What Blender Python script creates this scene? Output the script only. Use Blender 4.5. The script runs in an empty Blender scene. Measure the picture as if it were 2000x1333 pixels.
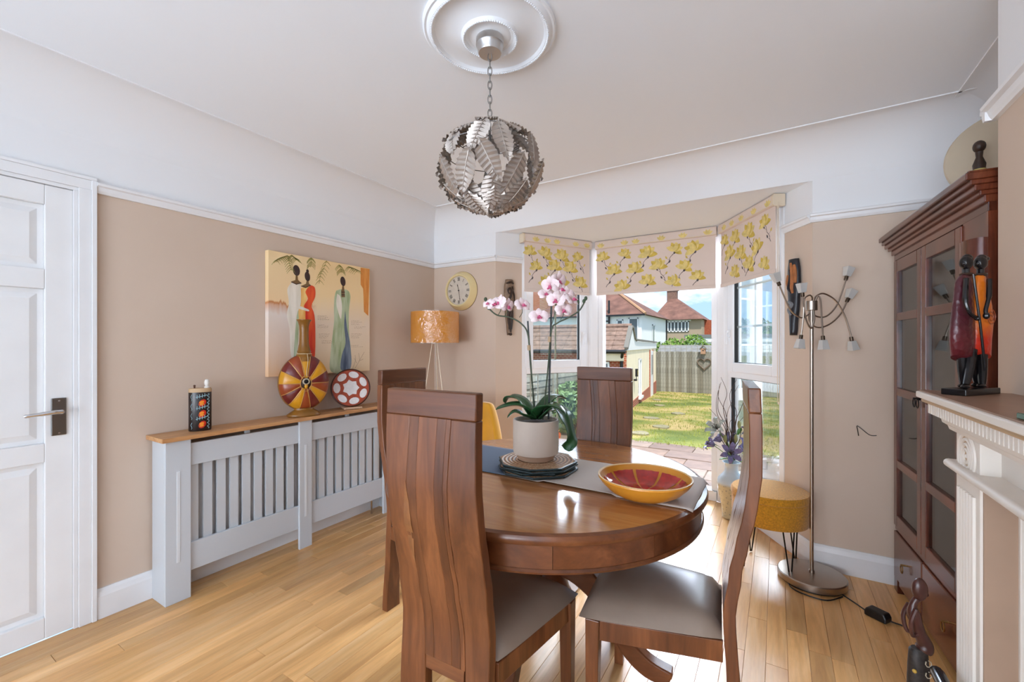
import bpy, bmesh, math, random
from mathutils import Vector, Matrix
random.seed(7)
R = math.radians
sc = bpy.context.scene
C = sc.collection

# ------------------------------------------------------------------ camera
cam_d = bpy.data.cameras.new('camera'); cam = bpy.data.objects.new('camera', cam_d); C.objects.link(cam)
cam_d.sensor_width = 36.0; cam_d.lens = 843.0 / 2000 * 36.0
cam_d.shift_y = 7.5 / 2000; cam_d.clip_start = 0.02; cam_d.clip_end = 400
cam.location = (0, 0, 1.3); cam.rotation_euler = (R(90), 0, R(31.5))
sc.camera = cam
sc.view_settings.view_transform = 'Standard'; sc.view_settings.look = 'None'
sc.view_settings.gamma = 1.0; sc.view_settings.use_curve_mapping = False
sc.view_settings.exposure = 0.08
sc.cycles.max_bounces = 10; sc.cycles.diffuse_bounces = 6; sc.cycles.transparent_max_bounces = 16
sc.cycles.sample_clamp_indirect = 6.0
sc.cycles.use_denoising = True

# ------------------------------------------------------------------ world, sun, added fill lamps
w = bpy.data.worlds.new('sky'); sc.world = w; w.use_nodes = True
nt = w.node_tree; nt.nodes.clear()
N = nt.nodes.new; L = nt.links.new
out = N('ShaderNodeOutputWorld'); bg = N('ShaderNodeBackground'); L(bg.outputs[0], out.inputs[0])
tc = N('ShaderNodeTexCoord'); sep = N('ShaderNodeSeparateXYZ'); L(tc.outputs['Generated'], sep.inputs[0])
gr = N('ShaderNodeValToRGB'); L(sep.outputs[2], gr.inputs[0])
gr.color_ramp.elements[0].position = 0.0; gr.color_ramp.elements[0].color = (0.32, 0.48, 0.68, 1)
gr.color_ramp.elements[1].position = 0.55; gr.color_ramp.elements[1].color = (0.24, 0.42, 0.70, 1)
mp = N('ShaderNodeMapping'); L(tc.outputs['Generated'], mp.inputs[0]); mp.inputs['Scale'].default_value = (3.2, 3.2, 9.0)
nz = N('ShaderNodeTexNoise'); L(mp.outputs[0], nz.inputs['Vector']); nz.inputs['Scale'].default_value = 1.7
nz.inputs['Detail'].default_value = 7; nz.inputs['Roughness'].default_value = 0.58
cr = N('ShaderNodeValToRGB'); L(nz.outputs[0], cr.inputs[0])
cr.color_ramp.elements[0].position = 0.46; cr.color_ramp.elements[1].position = 0.66
mx = N('ShaderNodeMix'); mx.data_type = 'RGBA'; L(cr.outputs[0], mx.inputs[0]); L(gr.outputs[0], mx.inputs[6]); mx.inputs[7].default_value = (0.95, 0.96, 0.98, 1)
L(mx.outputs[2], bg.inputs[0]); bg.inputs[1].default_value = 1.75

def lamp(name, kind, loc, rot, energy, color=(1, 1, 1), **kw):
    d = bpy.data.lights.new(name, kind); d.energy = energy; d.color = color
    for k, v in kw.items(): setattr(d, k, v)
    o = bpy.data.objects.new(name, d); C.objects.link(o); o.location = loc; o.rotation_euler = rot; return o
sun = lamp('sun', 'SUN', (0, 0, 30), (0, 0, 0), 5.0, (1.0, 0.95, 0.88), angle=R(3))
sun.rotation_euler = Vector((-0.28, 0.42, -0.86)).to_track_quat('-Z', 'Y').to_euler()
# added area lamp behind the camera, in an unseen room, to brighten the interior
lamp('rear_fill', 'AREA', (-0.9, -3.95, 1.15), (R(116), 0, 0), 190, (0.90, 0.965, 1.04), shape='RECTANGLE', size=3.2, size_y=1.9)

# added area lamp outside the bay, hidden above the blinds, boosts window light
bd = lamp('bay_fill', 'AREA', (-0.9, 9.2, 4.5), (0, 0, 0), 680, (0.82, 0.93, 1.13), shape='RECTANGLE', size=8.0, size_y=3.0, spread=R(80))
bd.rotation_euler = Vector((0, -5.7, -3.5)).to_track_quat('-Z', 'Y').to_euler()

# ------------------------------------------------------------------ helpers
def lin(c):
    c = c / 255.0
    return c / 12.92 if c <= 0.04045 else ((c + 0.055) / 1.055) ** 2.4
def rgb(r, g, b): return (lin(r), lin(g), lin(b), 1)
class NT:
    def __init__(s, name):
        s.m = bpy.data.materials.new(name); s.m.use_nodes = True; s.t = s.m.node_tree
        s.b = s.t.nodes['Principled BSDF']; s.o = s.t.nodes['Material Output']
    def n(s, k, **kw):
        x = s.t.nodes.new(k)
        for a, v in kw.items():
            if a.startswith('i_'):
                key = a[2:]; key = int(key) if key.isdigit() else key
                x.inputs[key].default_value = v
            else: setattr(x, a, v)
        return x
    def l(s, a, b): s.t.links.new(a, b)
    def ramp(s, fac, stops):
        r = s.n('ShaderNodeValToRGB'); e = r.color_ramp.elements
        while len(e) < len(stops): e.new(0.5)
        for i, (p, c) in enumerate(stops): e[i].position = p; e[i].color = c
        s.l(fac, r.inputs[0]); return r.outputs[0]
    def mix(s, fac, a, b, mode='MIX'):
        x = s.n('ShaderNodeMix', data_type='RGBA', blend_type=mode)
        for v, i in ((fac, 0), (a, 6), (b, 7)):
            if isinstance(v, (float, int, tuple)): x.inputs[i].default_value = v
            else: s.l(v, x.inputs[i])
        return x.outputs[2]
    def bump(s, h, strength=0.2, dist=0.002):
        b = s.n('ShaderNodeBump'); b.inputs['Strength'].default_value = strength; b.inputs['Distance'].default_value = dist
        s.l(h, b.inputs['Height']); s.l(b.outputs[0], s.b.inputs['Normal'])
def mat(name, col, rough=0.5, metal=0.0, var=0.0, vscale=8.0, bump=0.0, bscale=60.0, spec=0.5, emit=None, coat=0.0, sheen=0.0):
    k = NT(name); k.b.inputs['Roughness'].default_value = rough; k.b.inputs['Metallic'].default_value = metal
    k.b.inputs['Specular IOR Level'].default_value = spec
    if coat: k.b.inputs['Coat Weight'].default_value = coat; k.b.inputs['Coat Roughness'].default_value = 0.12
    if sheen: k.b.inputs['Sheen Weight'].default_value = sheen
    k.b.inputs['Base Color'].default_value = col
    if var or bump:
        t = k.n('ShaderNodeTexCoord')
        if var:
            z = k.n('ShaderNodeTexNoise', i_Scale=vscale, i_Detail=5.0); k.l(t.outputs['Object'], z.inputs['Vector'])
            lo = tuple(c * (1 - var) for c in col[:3]) + (1,); hi = tuple(min(1, c * (1 + var)) for c in col[:3]) + (1,)
            k.l(k.ramp(z.outputs[0], [(0.3, lo), (0.7, hi)]), k.b.inputs['Base Color'])
        if bump:
            z2 = k.n('ShaderNodeTexNoise', i_Scale=bscale, i_Detail=4.0); k.l(t.outputs['Object'], z2.inputs['Vector']); k.bump(z2.outputs[0], bump, 0.004)
    if emit: k.b.inputs['Emission Color'].default_value = emit[0]; k.b.inputs['Emission Strength'].default_value = emit[1]
    return k.m
def wood(name, dark, mid, light, scale=(14, 14, 1.2), rough=0.35, rnd=True, coat=0.0, world=False, rvar=0.45, spec=0.5, fine_amt=0.55):
    k = NT(name); k.b.inputs['Roughness'].default_value = rough; k.b.inputs['Specular IOR Level'].default_value = spec
    if coat: k.b.inputs['Coat Weight'].default_value = coat; k.b.inputs['Coat Roughness'].default_value = 0.1
    if world: g = k.n('ShaderNodeNewGeometry'); src = g.outputs['Position']
    else: g = k.n('ShaderNodeTexCoord'); src = g.outputs['Object']
    oi = k.n('ShaderNodeObjectInfo')
    add = k.n('ShaderNodeVectorMath', operation='ADD'); k.l(src, add.inputs[0])
    sc_ = k.n('ShaderNodeVectorMath', operation='SCALE'); sc_.inputs[0].default_value = (3.1, 7.7, 5.3); k.l(oi.outputs['Random'], sc_.inputs['Scale'])
    k.l(sc_.outputs[0], add.inputs[1])
    m = k.n('ShaderNodeMapping'); m.inputs['Scale'].default_value = scale; k.l(add.outputs[0], m.inputs[0])
    n1 = k.n('ShaderNodeTexNoise', i_Scale=1.0, i_Detail=6.0, i_Roughness=0.6, i_Distortion=0.9); k.l(m.outputs[0], n1.inputs['Vector'])
    n2 = k.n('ShaderNodeTexNoise', i_Scale=7.0, i_Detail=3.0); k.l(m.outputs[0], n2.inputs['Vector'])
    base = k.ramp(n1.outputs[0], [(0.28, dark), (0.5, mid), (0.72, light)])
    fine = k.ramp(n2.outputs[0], [(0.35, (0.72, 0.72, 0.72, 1)), (0.6, (1.06, 1.06, 1.06, 1))])
    colr = k.mix(fine_amt, base, fine, 'MULTIPLY')
    if rnd:
        hv = k.n('ShaderNodeHueSaturation'); k.l(colr, hv.inputs['Color'])
        mr = k.n('ShaderNodeMapRange', i_3=1 - rvar / 2, i_4=1 + rvar / 2); k.l(oi.outputs['Random'], mr.inputs[0]); k.l(mr.outputs[0], hv.inputs['Value'])
        colr = hv.outputs[0]
    k.l(colr, k.b.inputs['Base Color'])
    k.bump(n2.outputs[0], 0.08, 0.001)
    return k.m
def glass(name, tint=(0.94, 0.97, 0.96, 1), refl=0.10, rough=0.0):
    k = NT(name); t = k.t
    tr = k.n('ShaderNodeBsdfTransparent'); tr.inputs[0].default_value = tint
    gl = k.n('ShaderNodeBsdfGlossy'); gl.inputs['Roughness'].default_value = rough
    lw = k.n('ShaderNodeLayerWeight', i_Blend=0.25)
    mr = k.n('ShaderNodeMapRange', i_3=refl * 0.5, i_4=min(0.9, refl * 5)); k.l(lw.outputs['Fresnel'], mr.inputs[0])
    ms = k.n('ShaderNodeMixShader'); k.l(mr.outputs[0], ms.inputs[0]); k.l(tr.outputs[0], ms.inputs[1]); k.l(gl.outputs[0], ms.inputs[2])
    k.l(ms.outputs[0], k.o.inputs['Surface']); return k.m

class MB:
    def __init__(s): s.v = []; s.f = []
    def add(s, vs, fs, M=None):
        o = len(s.v)
        s.v += [tuple(M @ Vector(p)) if M else tuple(p) for p in vs]; s.f += [tuple(i + o for i in f) for f in fs]; return s
    def box(s, x0, x1, y0, y1, z0, z1, M=None):
        vs = [(x, y, z) for x in (x0, x1) for y in (y0, y1) for z in (z0, z1)]
        return s.add(vs, [(0, 1, 3, 2), (4, 6, 7, 5), (0, 4, 5, 1), (2, 3, 7, 6), (0, 2, 6, 4), (1, 5, 7, 3)], M)
    def cbox(s, x0, x1, y0, y1, z0, z1, c, M=None):       # box with chamfered upright-facing edges on the +y... all twelve cheaply: inset top and bottom
        vs = []
        for z, i in ((z0, 0), (z1 - c, 0), (z1, c)):
            vs += [(x0 + i, y0 + i, z), (x1 - i, y0 + i, z), (x1 - i, y1 - i, z), (x0 + i, y1 - i, z)]
        fs = [(3, 2, 1, 0), (8, 9, 10, 11)]
        for b in (0, 4):
            for i in range(4): j = (i + 1) % 4; fs.append((b + i, b + j, b + 4 + j, b + 4 + i))
        return s.add(vs, fs, M)
    def tube(s, pts, r, n=8, M=None, caps=True):
        pts = [Vector(p) for p in pts]; rs = r if isinstance(r, (list, tuple)) else [r] * len(pts)
        vs = []; fs = []; up = None
        for i, p in enumerate(pts):
            d = (pts[min(i + 1, len(pts) - 1)] - pts[max(i - 1, 0)]).normalized()
            if up is None: up = Vector((0, 0, 1)) if abs(d.z) < 0.9 else Vector((1, 0, 0))
            a = d.cross(up); a = a.normalized() if a.length > 1e-6 else Vector((1, 0, 0)); b = a.cross(d).normalized(); up = b
            for k in range(n):
                q = 2 * math.pi * k / n; vs.append(p + (a * math.cos(q) + b * math.sin(q)) * rs[i])
        for i in range(len(pts) - 1):
            for k in range(n): j = (k + 1) % n; fs.append((i * n + k, i * n + j, (i + 1) * n + j, (i + 1) * n + k))
        if caps: fs.append(tuple(range(n))[::-1]); fs.append(tuple(range((len(pts) - 1) * n, len(pts) * n)))
        return s.add(vs, fs, M)
    def lathe(s, prof, n=32, c=(0, 0, 0), sx=1.0, sy=1.0, M=None, close=True):
        vs = []; fs = []
        for r, z in prof:
            for k in range(n): q = 2 * math.pi * k / n; vs.append((c[0] + r * sx * math.cos(q), c[1] + r * sy * math.sin(q), c[2] + z))
        for i in range(len(prof) - 1):
            for k in range(n): j = (k + 1) % n; fs.append((i * n + k, i * n + j, (i + 1) * n + j, (i + 1) * n + k))
        if close: fs.append(tuple(range(n))[::-1]); fs.append(tuple(range((len(prof) - 1) * n, len(prof) * n)))
        return s.add(vs, fs, M)
    def prism(s, poly, axis, a, b, M=None):               # poly in the plane normal to axis; (y,z) for x, (x,z) for y, (x,y) for z
        f = {'x': lambda p, t: (t, p[0], p[1]), 'y': lambda p, t: (p[0], t, p[1]), 'z': lambda p, t: (p[0], p[1], t)}[axis]
        n = len(poly); vs = [f(p, a) for p in poly] + [f(p, b) for p in poly]
        return s.add(vs, [tuple(range(n))[::-1], tuple(range(n, 2 * n))] + [(i, (i + 1) % n, n + (i + 1) % n, n + i) for i in range(n)], M)
    def grid(s, fn, nu, nv, M=None, both=0.0):
        vs = [fn(i / nu, j / nv) for i in range(nu + 1) for j in range(nv + 1)]
        fs = [(i * (nv + 1) + j, (i + 1) * (nv + 1) + j, (i + 1) * (nv + 1) + j + 1, i * (nv + 1) + j + 1) for i in range(nu) for j in range(nv)]
        return s.add(vs, fs, M)
    def ball(s, c, r, n=12, m=8, sx=1, sy=1, sz=1, M=None):
        p = [(max(1e-4, r * math.sin(math.pi * i / m)), -r * sz * math.cos(math.pi * i / m)) for i in range(m + 1)]
        return s.lathe(p, n, c, sx, sy, M)
    def mesh(s, name):
        me = bpy.data.meshes.new(name); me.from_pydata(s.v, [], s.f); me.validate()
        b = bmesh.new(); b.from_mesh(me); bmesh.ops.recalc_face_normals(b, faces=b.faces); b.to_mesh(me); b.free(); return me
    def build(s, name, m, parent=None, smooth=False, bevel=0.0, solid=0.0, sub=0, angle=35, loc=None, rot=None, **tags):
        me = s.mesh(name); return link(name, me, m, parent, smooth, bevel, solid, sub, angle, loc, rot, **tags)
def link(name, me, m, parent=None, smooth=False, bevel=0.0, solid=0.0, sub=0, angle=35, loc=None, rot=None, **tags):
    o = bpy.data.objects.new(name, me); C.objects.link(o)
    if m and not me.materials: me.materials.append(m)
    if parent: o.parent = parent
    if loc: o.location = loc
    if rot: o.rotation_euler = rot
    if smooth:
        for p in me.polygons: p.use_smooth = True
        if angle < 180: me.set_sharp_from_angle(angle=R(angle))
    if solid: md = o.modifiers.new('solid', 'SOLIDIFY'); md.thickness = solid; md.offset = 0
    if bevel: md = o.modifiers.new('bevel', 'BEVEL'); md.width = bevel; md.segments = 2; md.limit_method = 'ANGLE'; md.harden_normals = False
    if sub: md = o.modifiers.new('sub', 'SUBSURF'); md.levels = sub; md.render_levels = sub
    for k, v in tags.items(): o[k] = v
    return o
def thing(name, label, cat, loc=(0, 0, 0), rz=0.0, group=None):
    o = bpy.data.objects.new(name, None); C.objects.link(o); o.location = loc; o.rotation_euler = (0, 0, rz); o.empty_display_size = 0.05
    o['label'] = label; o['category'] = cat
    if group: o['group'] = group
    return o
def struct(name, label=None, loc=(0, 0, 0), rz=0.0):
    o = bpy.data.objects.new(name, None); C.objects.link(o); o.location = loc; o.rotation_euler = (0, 0, rz); o['kind'] = 'structure'
    if label: o['label'] = label
    return o
def copy_tree(o, parent=None, **tags):
    c = o.copy(); C.objects.link(c); c.parent = parent
    for k, v in tags.items(): c[k] = v
    for ch in o.children: copy_tree(ch, c)
    return c
def catmull(pts, n=6):
    P = [Vector(p) for p in pts]; o = []
    for i in range(len(P) - 1):
        a, b, c, d = P[max(i - 1, 0)], P[i], P[i + 1], P[min(i + 2, len(P) - 1)]
        for k in range(n):
            t = k / n; o.append(0.5 * ((2 * b) + (c - a) * t + (2 * a - 5 * b + 4 * c - d) * t * t + (3 * b - a - 3 * c + d) * t ** 3))
    o.append(P[-1]); return o
def interp(tab, z):
    for i in range(len(tab) - 1):
        if z <= tab[i + 1][0]:
            a, b = tab[i], tab[i + 1]; t = (z - a[0]) / (b[0] - a[0]); t = max(0, t); t = t * t * (3 - 2 * t)
            return a[1] + (b[1] - a[1]) * t
    return tab[-1][1]

# ------------------------------------------------------------------ materials
kw = NT('wall_paint')                                     # beige paint below the picture rail, white above
g = kw.n('ShaderNodeNewGeometry'); s_ = kw.n('ShaderNodeSeparateXYZ'); kw.l(g.outputs['Position'], s_.inputs[0])
gt = kw.n('ShaderNodeMath', operation='GREATER_THAN', i_1=2.035); kw.l(s_.outputs[2], gt.inputs[0])
zn = kw.n('ShaderNodeTexNoise', i_Scale=1.6, i_Detail=3.0); kw.l(g.outputs['Position'], zn.inputs['Vector'])
bei = kw.ramp(zn.outputs[0], [(0.3, rgb(206, 186, 168)), (0.7, rgb(211, 192, 175))])
kw.l(kw.mix(gt.outputs[0], bei, rgb(233, 234, 236)), kw.b.inputs['Base Color']); kw.b.inputs['Roughness'].default_value = 0.75
kw.b.inputs['Specular IOR Level'].default_value = 0.25
zb = kw.n('ShaderNodeTexNoise', i_Scale=90.0, i_Detail=3.0); kw.l(g.outputs['Position'], zb.inputs['Vector']); kw.bump(zb.outputs[0], 0.05, 0.001)
WALL = kw.m
CEIL = mat('ceiling_paint', rgb(239, 244, 250), 0.8, bump=0.04, bscale=60, spec=0.2)
TRIM = mat('white_gloss_paint', rgb(232, 233, 235), 0.35, var=0.02)
DOORW = mat('door_paint', rgb(234, 235, 236), 0.4, var=0.02, bump=0.03, bscale=30)
UPVC = mat('white_upvc', rgb(240, 241, 243), 0.3)
PLANK = wood('floor_plank_wood', rgb(196, 144, 88), rgb(218, 168, 108), rgb(230, 188, 134), (11, 1.0, 11), 0.28, True, world=True, rvar=0.46, fine_amt=.3)
OAK = wood('dark_oak', rgb(76, 41, 21), rgb(106, 61, 33), rgb(132, 80, 46), (16, 16, 1.6), 0.33, True, rvar=0.3, fine_amt=.4)
OAKX = wood('dark_oak_cross', rgb(76, 41, 21), rgb(102, 58, 32), rgb(124, 76, 44), (1.6, 16, 16), 0.33, True, rvar=0.25, fine_amt=.4)
OAKL = wood('light_oak_inlay', rgb(112, 68, 38), rgb(136, 88, 52), rgb(154, 104, 66), (22, 22, 2.2), 0.33, False)
TABLE = wood('table_oak', rgb(148, 94, 54), rgb(174, 118, 72), rgb(192, 138, 90), (1.6, 14, 14), 0.14, True, coat=0.6, rvar=0.14, fine_amt=.3)
TABLED = wood('table_oak_dark', rgb(78, 41, 21), rgb(106, 60, 33), rgb(128, 78, 46), (2.0, 12, 12), 0.28, True, rvar=0.22, fine_amt=.4)
LEATHER = mat('taupe_leather', rgb(142, 124, 110), 0.36, var=0.12, vscale=5, bump=0.06, bscale=90)
GREY = mat('pale_grey_paint', rgb(196, 201, 206), 0.45)
WTOP = wood('oak_effect_top', rgb(178, 124, 78), rgb(200, 148, 98), rgb(214, 168, 118), (16, 1.6, 16), 0.4, False)
MAHO = wood('mahogany', rgb(58, 24, 14), rgb(98, 46, 28), rgb(132, 70, 42), (16, 2.4, 2.4), 0.25, True, coat=0.3, rvar=0.25)
MAHV = wood('mahogany_upright', rgb(58, 24, 14), rgb(92, 42, 26), rgb(122, 62, 38), (16, 16, 2.4), 0.25, True, coat=0.3, rvar=0.25)
GLASS = glass('window_glass', refl=0.09)
CGLASS = glass('cabinet_glass', (0.80, 0.86, 0.88, 1), 0.20)
CRYSTAL = glass('drinking_glass', (0.86, 0.90, 0.92, 1), 0.22)
CHROME = mat('chrome', rgb(205, 205, 208), 0.18, 1.0)
NICKEL = mat('brushed_nickel', rgb(172, 160, 148), 0.32, 1.0, var=0.05)
IRON = mat('black_metal', rgb(24, 22, 22), 0.45, 0.6)
BLACKP = mat('black_plastic', rgb(20, 20, 22), 0.4)
MUSTB = mat('mustard_boucle', rgb(198, 138, 30), 0.95, var=0.25, vscale=120, bump=0.6, bscale=160, sheen=0.3)
MUSTV = mat('mustard_velvet', rgb(216, 154, 22), 0.8, var=0.1, vscale=6, sheen=0.6)
BRASS = mat('aged_brass', rgb(150, 118, 70), 0.35, 1.0)

# ------------------------------------------------------------------ room shell
XL, XR, YB, YN, H = -2.75, 0.98, 3.084, -0.45, 2.5
BL, BR, BY, BH = (-2.055, YB), (0.18, YB), 3.955, 2.275          # bay opening corners, bay depth, bay soffit height
CL, CRN = (-1.510, BY), (-0.365, BY)
def sbuild(mb, name, m, parent=None, **k):
    o = mb.build(name, m, parent, **k)
    if parent is None: o['kind'] = 'structure'
    return o
sbuild(MB().box(XL, XR, -4.2, -.42, -0.12, 0), 'floor_added_room', mat('added_floor_grey', rgb(190, 190, 190), .95, bump=.3, bscale=200))  # unseen room added behind the camera for the fill lamp; grey cuts warm bounce
floor = sbuild(MB().box(XL, XR, -.42, YB, -0.12, -0.012).prism([BL, BR, CRN, CL], 'z', -0.12, -0.012), 'floor', PLANK)
# planks: unit board scaled per piece, each one a part of the floor
pm = MB()
vs = [(-.5, -.5, -1), (.5, -.5, -1), (.5, .5, -1), (-.5, .5, -1)] + [(-.5, -.5, -.12), (.5, -.5, -.12), (.5, .5, -.12), (-.5, .5, -.12)]
vs += [(-.488, -.4985, 0), (.488, -.4985, 0), (.488, .4985, 0), (-.488, .4985, 0)]
pm.add(vs, [(3, 2, 1, 0), (8, 9, 10, 11)] + [(b + i, b + (i + 1) % 4, b + 4 + (i + 1) % 4, b + 4 + i) for b in (0, 4) for i in range(4)])
pme = pm.mesh('floor_plank'); pme.materials.append(PLANK)
rw = 0.0775; nrow = int((XR - XL) / rw) + 1
def ylim(x):
    if CL[0] <= x <= CRN[0]: return BY
    if x < CL[0]: return YB + (x - BL[0]) / (CL[0] - BL[0]) * (BY - YB) if x > BL[0] else YB
    return YB + (BR[0] - x) / (BR[0] - CRN[0]) * (BY - YB) if x < BR[0] else YB
rest = MB(); npl = 0
for i in range(nrow):
    x0 = XL + i * rw; x1 = min(x0 + rw - 0.0006, XR); y = -0.42 - random.uniform(0, 0.8); ye = max(YB, min(ylim(x0), ylim(x1)))
    while y < ye - 0.02:
        ln = random.uniform(0.55, 1.25); y1 = min(y + ln, ye)
        if ye - y1 < 0.18: y1 = ye
        ya = max(y, -0.42)
        if y1 > ya + 0.01:
            xc, yc = (x0 + x1) / 2, (ya + y1) / 2
            v = -0.5225 * xc + 0.8526 * yc; u = 0.8526 * xc + 0.5225 * yc
            seen = y1 > 0.30 and npl < 300
            if seen:
                o = bpy.data.objects.new('floor_plank', pme); C.objects.link(o); o.parent = floor; npl += 1
                o.location = (xc, yc, random.uniform(-0.0006, 0)); o.scale = (x1 - x0, y1 - ya - 0.0008, 0.0118)
            else: rest.box(x0, x1, ya, y1 - 0.001, -0.0118, 0)
        y = y1
if rest.v: rest.build('planks_behind_view', PLANK, floor, kind='stuff')

wl = MB().box(XL - .12, XL, 0.640, YB + .12, 0, H).box(XL - .12, XL, YN, -0.132, 0, H).box(XL - .12, XL, -0.132, 0.640, 2.012, H)
wl.box(XL - .16, XL - .12, -.30, .80, 0, 2.2)  # unseen backing added behind the door to stop light leaking under it
wall_left = sbuild(wl, 'wall_left', WALL)
wb = MB().box(XL, BL[0], YB, YB + .12, 0, H).box(BR[0], XR + .12, YB, YB + .12, 0, H).box(BL[0], BR[0], YB, YB + .12, BH + .001, H)
wall_back = sbuild(wb, 'wall_back', WALL)
sbuild(MB().box(XR, XR + .12, YN, YB, 0, H), 'wall_right', WALL)
sbuild(MB().box(0.60, XR, 0.15, 1.975, 0, H), 'wall_chimney_breast', WALL)
sbuild(MB().box(XL - .12, -2.45, YN - .12, YN, 0, H).box(0.62, XR + .12, YN - .12, YN, 0, H).box(-2.45, 0.62, YN - .12, YN, 2.42, H), 'wall_near', WALL)  # unseen opening, made tall so the fill lamp reaches the ceiling
sbuild(MB().box(XL - .12, XL, -4.2, YN - .12, 0, H).box(XR, XR + .12, -4.2, YN - .12, 0, H).box(XL - .12, XR + .12, -4.32, -4.2, 0, H), 'wall_added_room', CEIL)  # walls of the added room, kept white to cut warm bounce
sbuild(MB().box(XL - .12, XR + .12, -4.32, YB + .12, H, H + .25), 'ceiling', CEIL)
sbuild(MB().prism([(BL[0] - .1, YB + .119), (BR[0] + .1, YB + .119), (CRN[0] + .12, BY + .12), (CL[0] - .12, BY + .12)], 'z', BH, BH + .2).prism([(BL[0], YB + .001), (BR[0], YB + .001), (BR[0] - .08, YB + .13), (BL[0] + .08, YB + .13)], 'z', BH - 0.002, BH + .0005), 'ceiling_bay', CEIL)
# coved cornice: concave quarter circle along three walls
r = 0.235
def cove(n=12, e=0.0008):
    pts = [(0, 0), (0, -r - e)]
    pts += [(e * 0.4 + r * (1 - math.cos(q)), -r + r * math.sin(q) - 0.0) for q in [math.pi / 2 * i / n for i in range(n + 1)]]
    pts[-1] = (r, -0.006)
    return pts + [(r + 0.012, -0.006), (r + 0.012, 0)]
cv = cove()
def cove_obj(name, conv, axis, a, b):
    sbuild(MB().prism([(conv(d), H + z) for d, z in cv], axis, a, b), name, WALL, smooth=True)
cove_obj('trim_1', lambda d: XL + d, 'y', YN, YB)
cove_obj('trim_2', lambda d: YB - d, 'x', XL, XR)
cove_obj('trim_3', lambda d: XR - d, 'y', 1.975, YB)

# picture rail runs and skirting runs: list of polylines segments (p, q, outward-normal into room)
def run(prof, segs, name, m, kind='structure'):
    mb = MB()
    for (p, q, nx, ny) in segs:
        p = Vector((p[0], p[1], 0)); q = Vector((q[0], q[1], 0)); n = Vector((nx, ny, 0)).normalized()
        a = [p + n * d + Vector((0, 0, z)) for d, z in prof]; b = [q + n * d + Vector((0, 0, z)) for d, z in prof]
        k = len(prof); mb.add(a + b, [tuple(range(k)), tuple(range(k, 2 * k))[::-1]] + [(i, (i + 1) % k, k + (i + 1) % k, k + i) for i in range(k)])
    return sbuild(mb, name, m)
rail = [(0, 2.018), (.012, 2.018), (.018, 2.030), (.022, 2.046), (.034, 2.050), (.036, 2.060), (.030, 2.066), (0, 2.070)]
skirt = [(0, 0), (.020, 0), (.020, .105), (.014, .128), (.008, .140), (0, .140)]
cl_n, cr_n = (.848, -.53), (-.848, -.53)
def on_l(s): return (BL[0] + .53 * s, BL[1] + .848 * s)
def on_r(s): return (BR[0] - .53 * s, BR[1] + .848 * s)
run(rail, [((XL, .712), (XL, YB), 1, 0)], 'trim_4', TRIM)
run(rail, [((XL, YB), (BL[0] + .012, YB), 0, -1), (BL, on_l(.25), *cl_n)], 'trim_5', TRIM)
run(rail, [((BR[0] - .012, YB), (XR, YB), 0, -1), (BR, on_r(.25), *cr_n)], 'trim_6', TRIM)
run([(d * 1.15, z) for d, z in rail], [((0.60, 0.15), (0.60, 1.975), -1, 0), ((0.57, 1.975), (XR, 1.975), 0, 1)], 'trim_7', TRIM)
run(skirt, [((XL, .709), (XL, YB), 1, 0)], 'baseboard_left', TRIM)
run(skirt, [((XL, YB), (BL[0] + .01, YB), 0, -1), (BL, on_l(1.0), *cl_n), (BR, on_r(1.0), *cr_n), ((BR[0] - .01, YB), (XR, YB), 0, -1)], 'baseboard_back', TRIM)
# walls of the bay
wv = MB()
def canted(mb, onf, n, s0, s1, z0, z1, th=.11):
    a, b = onf(s0), onf(s1); o = (-n[0] * th, -n[1] * th)
    mb.prism([a, b, (b[0] + o[0], b[1] + o[1]), (a[0] + o[0], a[1] + o[1])], 'z', z0, z1)
canted(wv, on_l, cl_n, 0, .255, 0, BH); canted(wv, on_l, cl_n, .255, 1.02, 0, .16)
canted(wv, on_r, cr_n, 0, .255, 0, BH); canted(wv, on_r, cr_n, .255, 1.02, 0, .16)
sbuild(wv, 'wall_bay', WALL)

# ------------------------------------------------------------------ door in the left wall
d1 = struct('door_1', 'white panelled interior door with nickel lever handle', (XL - 0.028, 0, 0))
f = 0.034
lf = MB(); ys = [(-.128, -.04), (.205, .30), (.545, .634)]
for a, b in ys: lf.box(0, f, a, b, .006, 2.006)
zr = [(.006, .098), (.782, .865), (1.547, 1.634), (1.92, 2.006)]
for a, b in zr: lf.box(0, f, -.04, .545, a, b)
lf.build('leaf', DOORW, d1, bevel=0.003)
for ya, yb in ((-.04, .205), (.30, .545)):
    for za, zb_ in ((.098, .782), (.865, 1.547), (1.634, 1.92)):
        p = MB().box(0.002, .014, ya, yb, za, zb_)
        i = .045
        vs = [(.014, ya + .02, za + .02), (.014, yb - .02, za + .02), (.014, yb - .02, zb_ - .02), (.014, ya + .02, zb_ - .02), (.024, ya + i, za + i), (.024, yb - i, za + i), (.024, yb - i, zb_ - i), (.024, ya + i, zb_ - i)]
        p.add(vs, [(0, 1, 5, 4), (1, 2, 6, 5), (2, 3, 7, 6), (3, 0, 4, 7), (4, 5, 6, 7)])
        p.build('panel', DOORW, d1, bevel=0.002)
hd = MB().box(f, f + .007, .563, .612, .895, 1.062).build('handle_plate', mat('dark_nickel', rgb(128, 124, 120), .3, 1.0), d1, bevel=.003)
lv = MB().tube([(f, .588, 1.003), (f + .048, .588, 1.003)], .010, 12).tube(catmull([(f + .046, .590, 1.003), (f + .050, .56, 1.004), (f + .046, .52, 1.000), (f + .042, .475, .997)]), [.0095] * 12 + [.008] * 6 + [.005], 10)
lv.build('lever', CHROME, hd, smooth=True)
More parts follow.
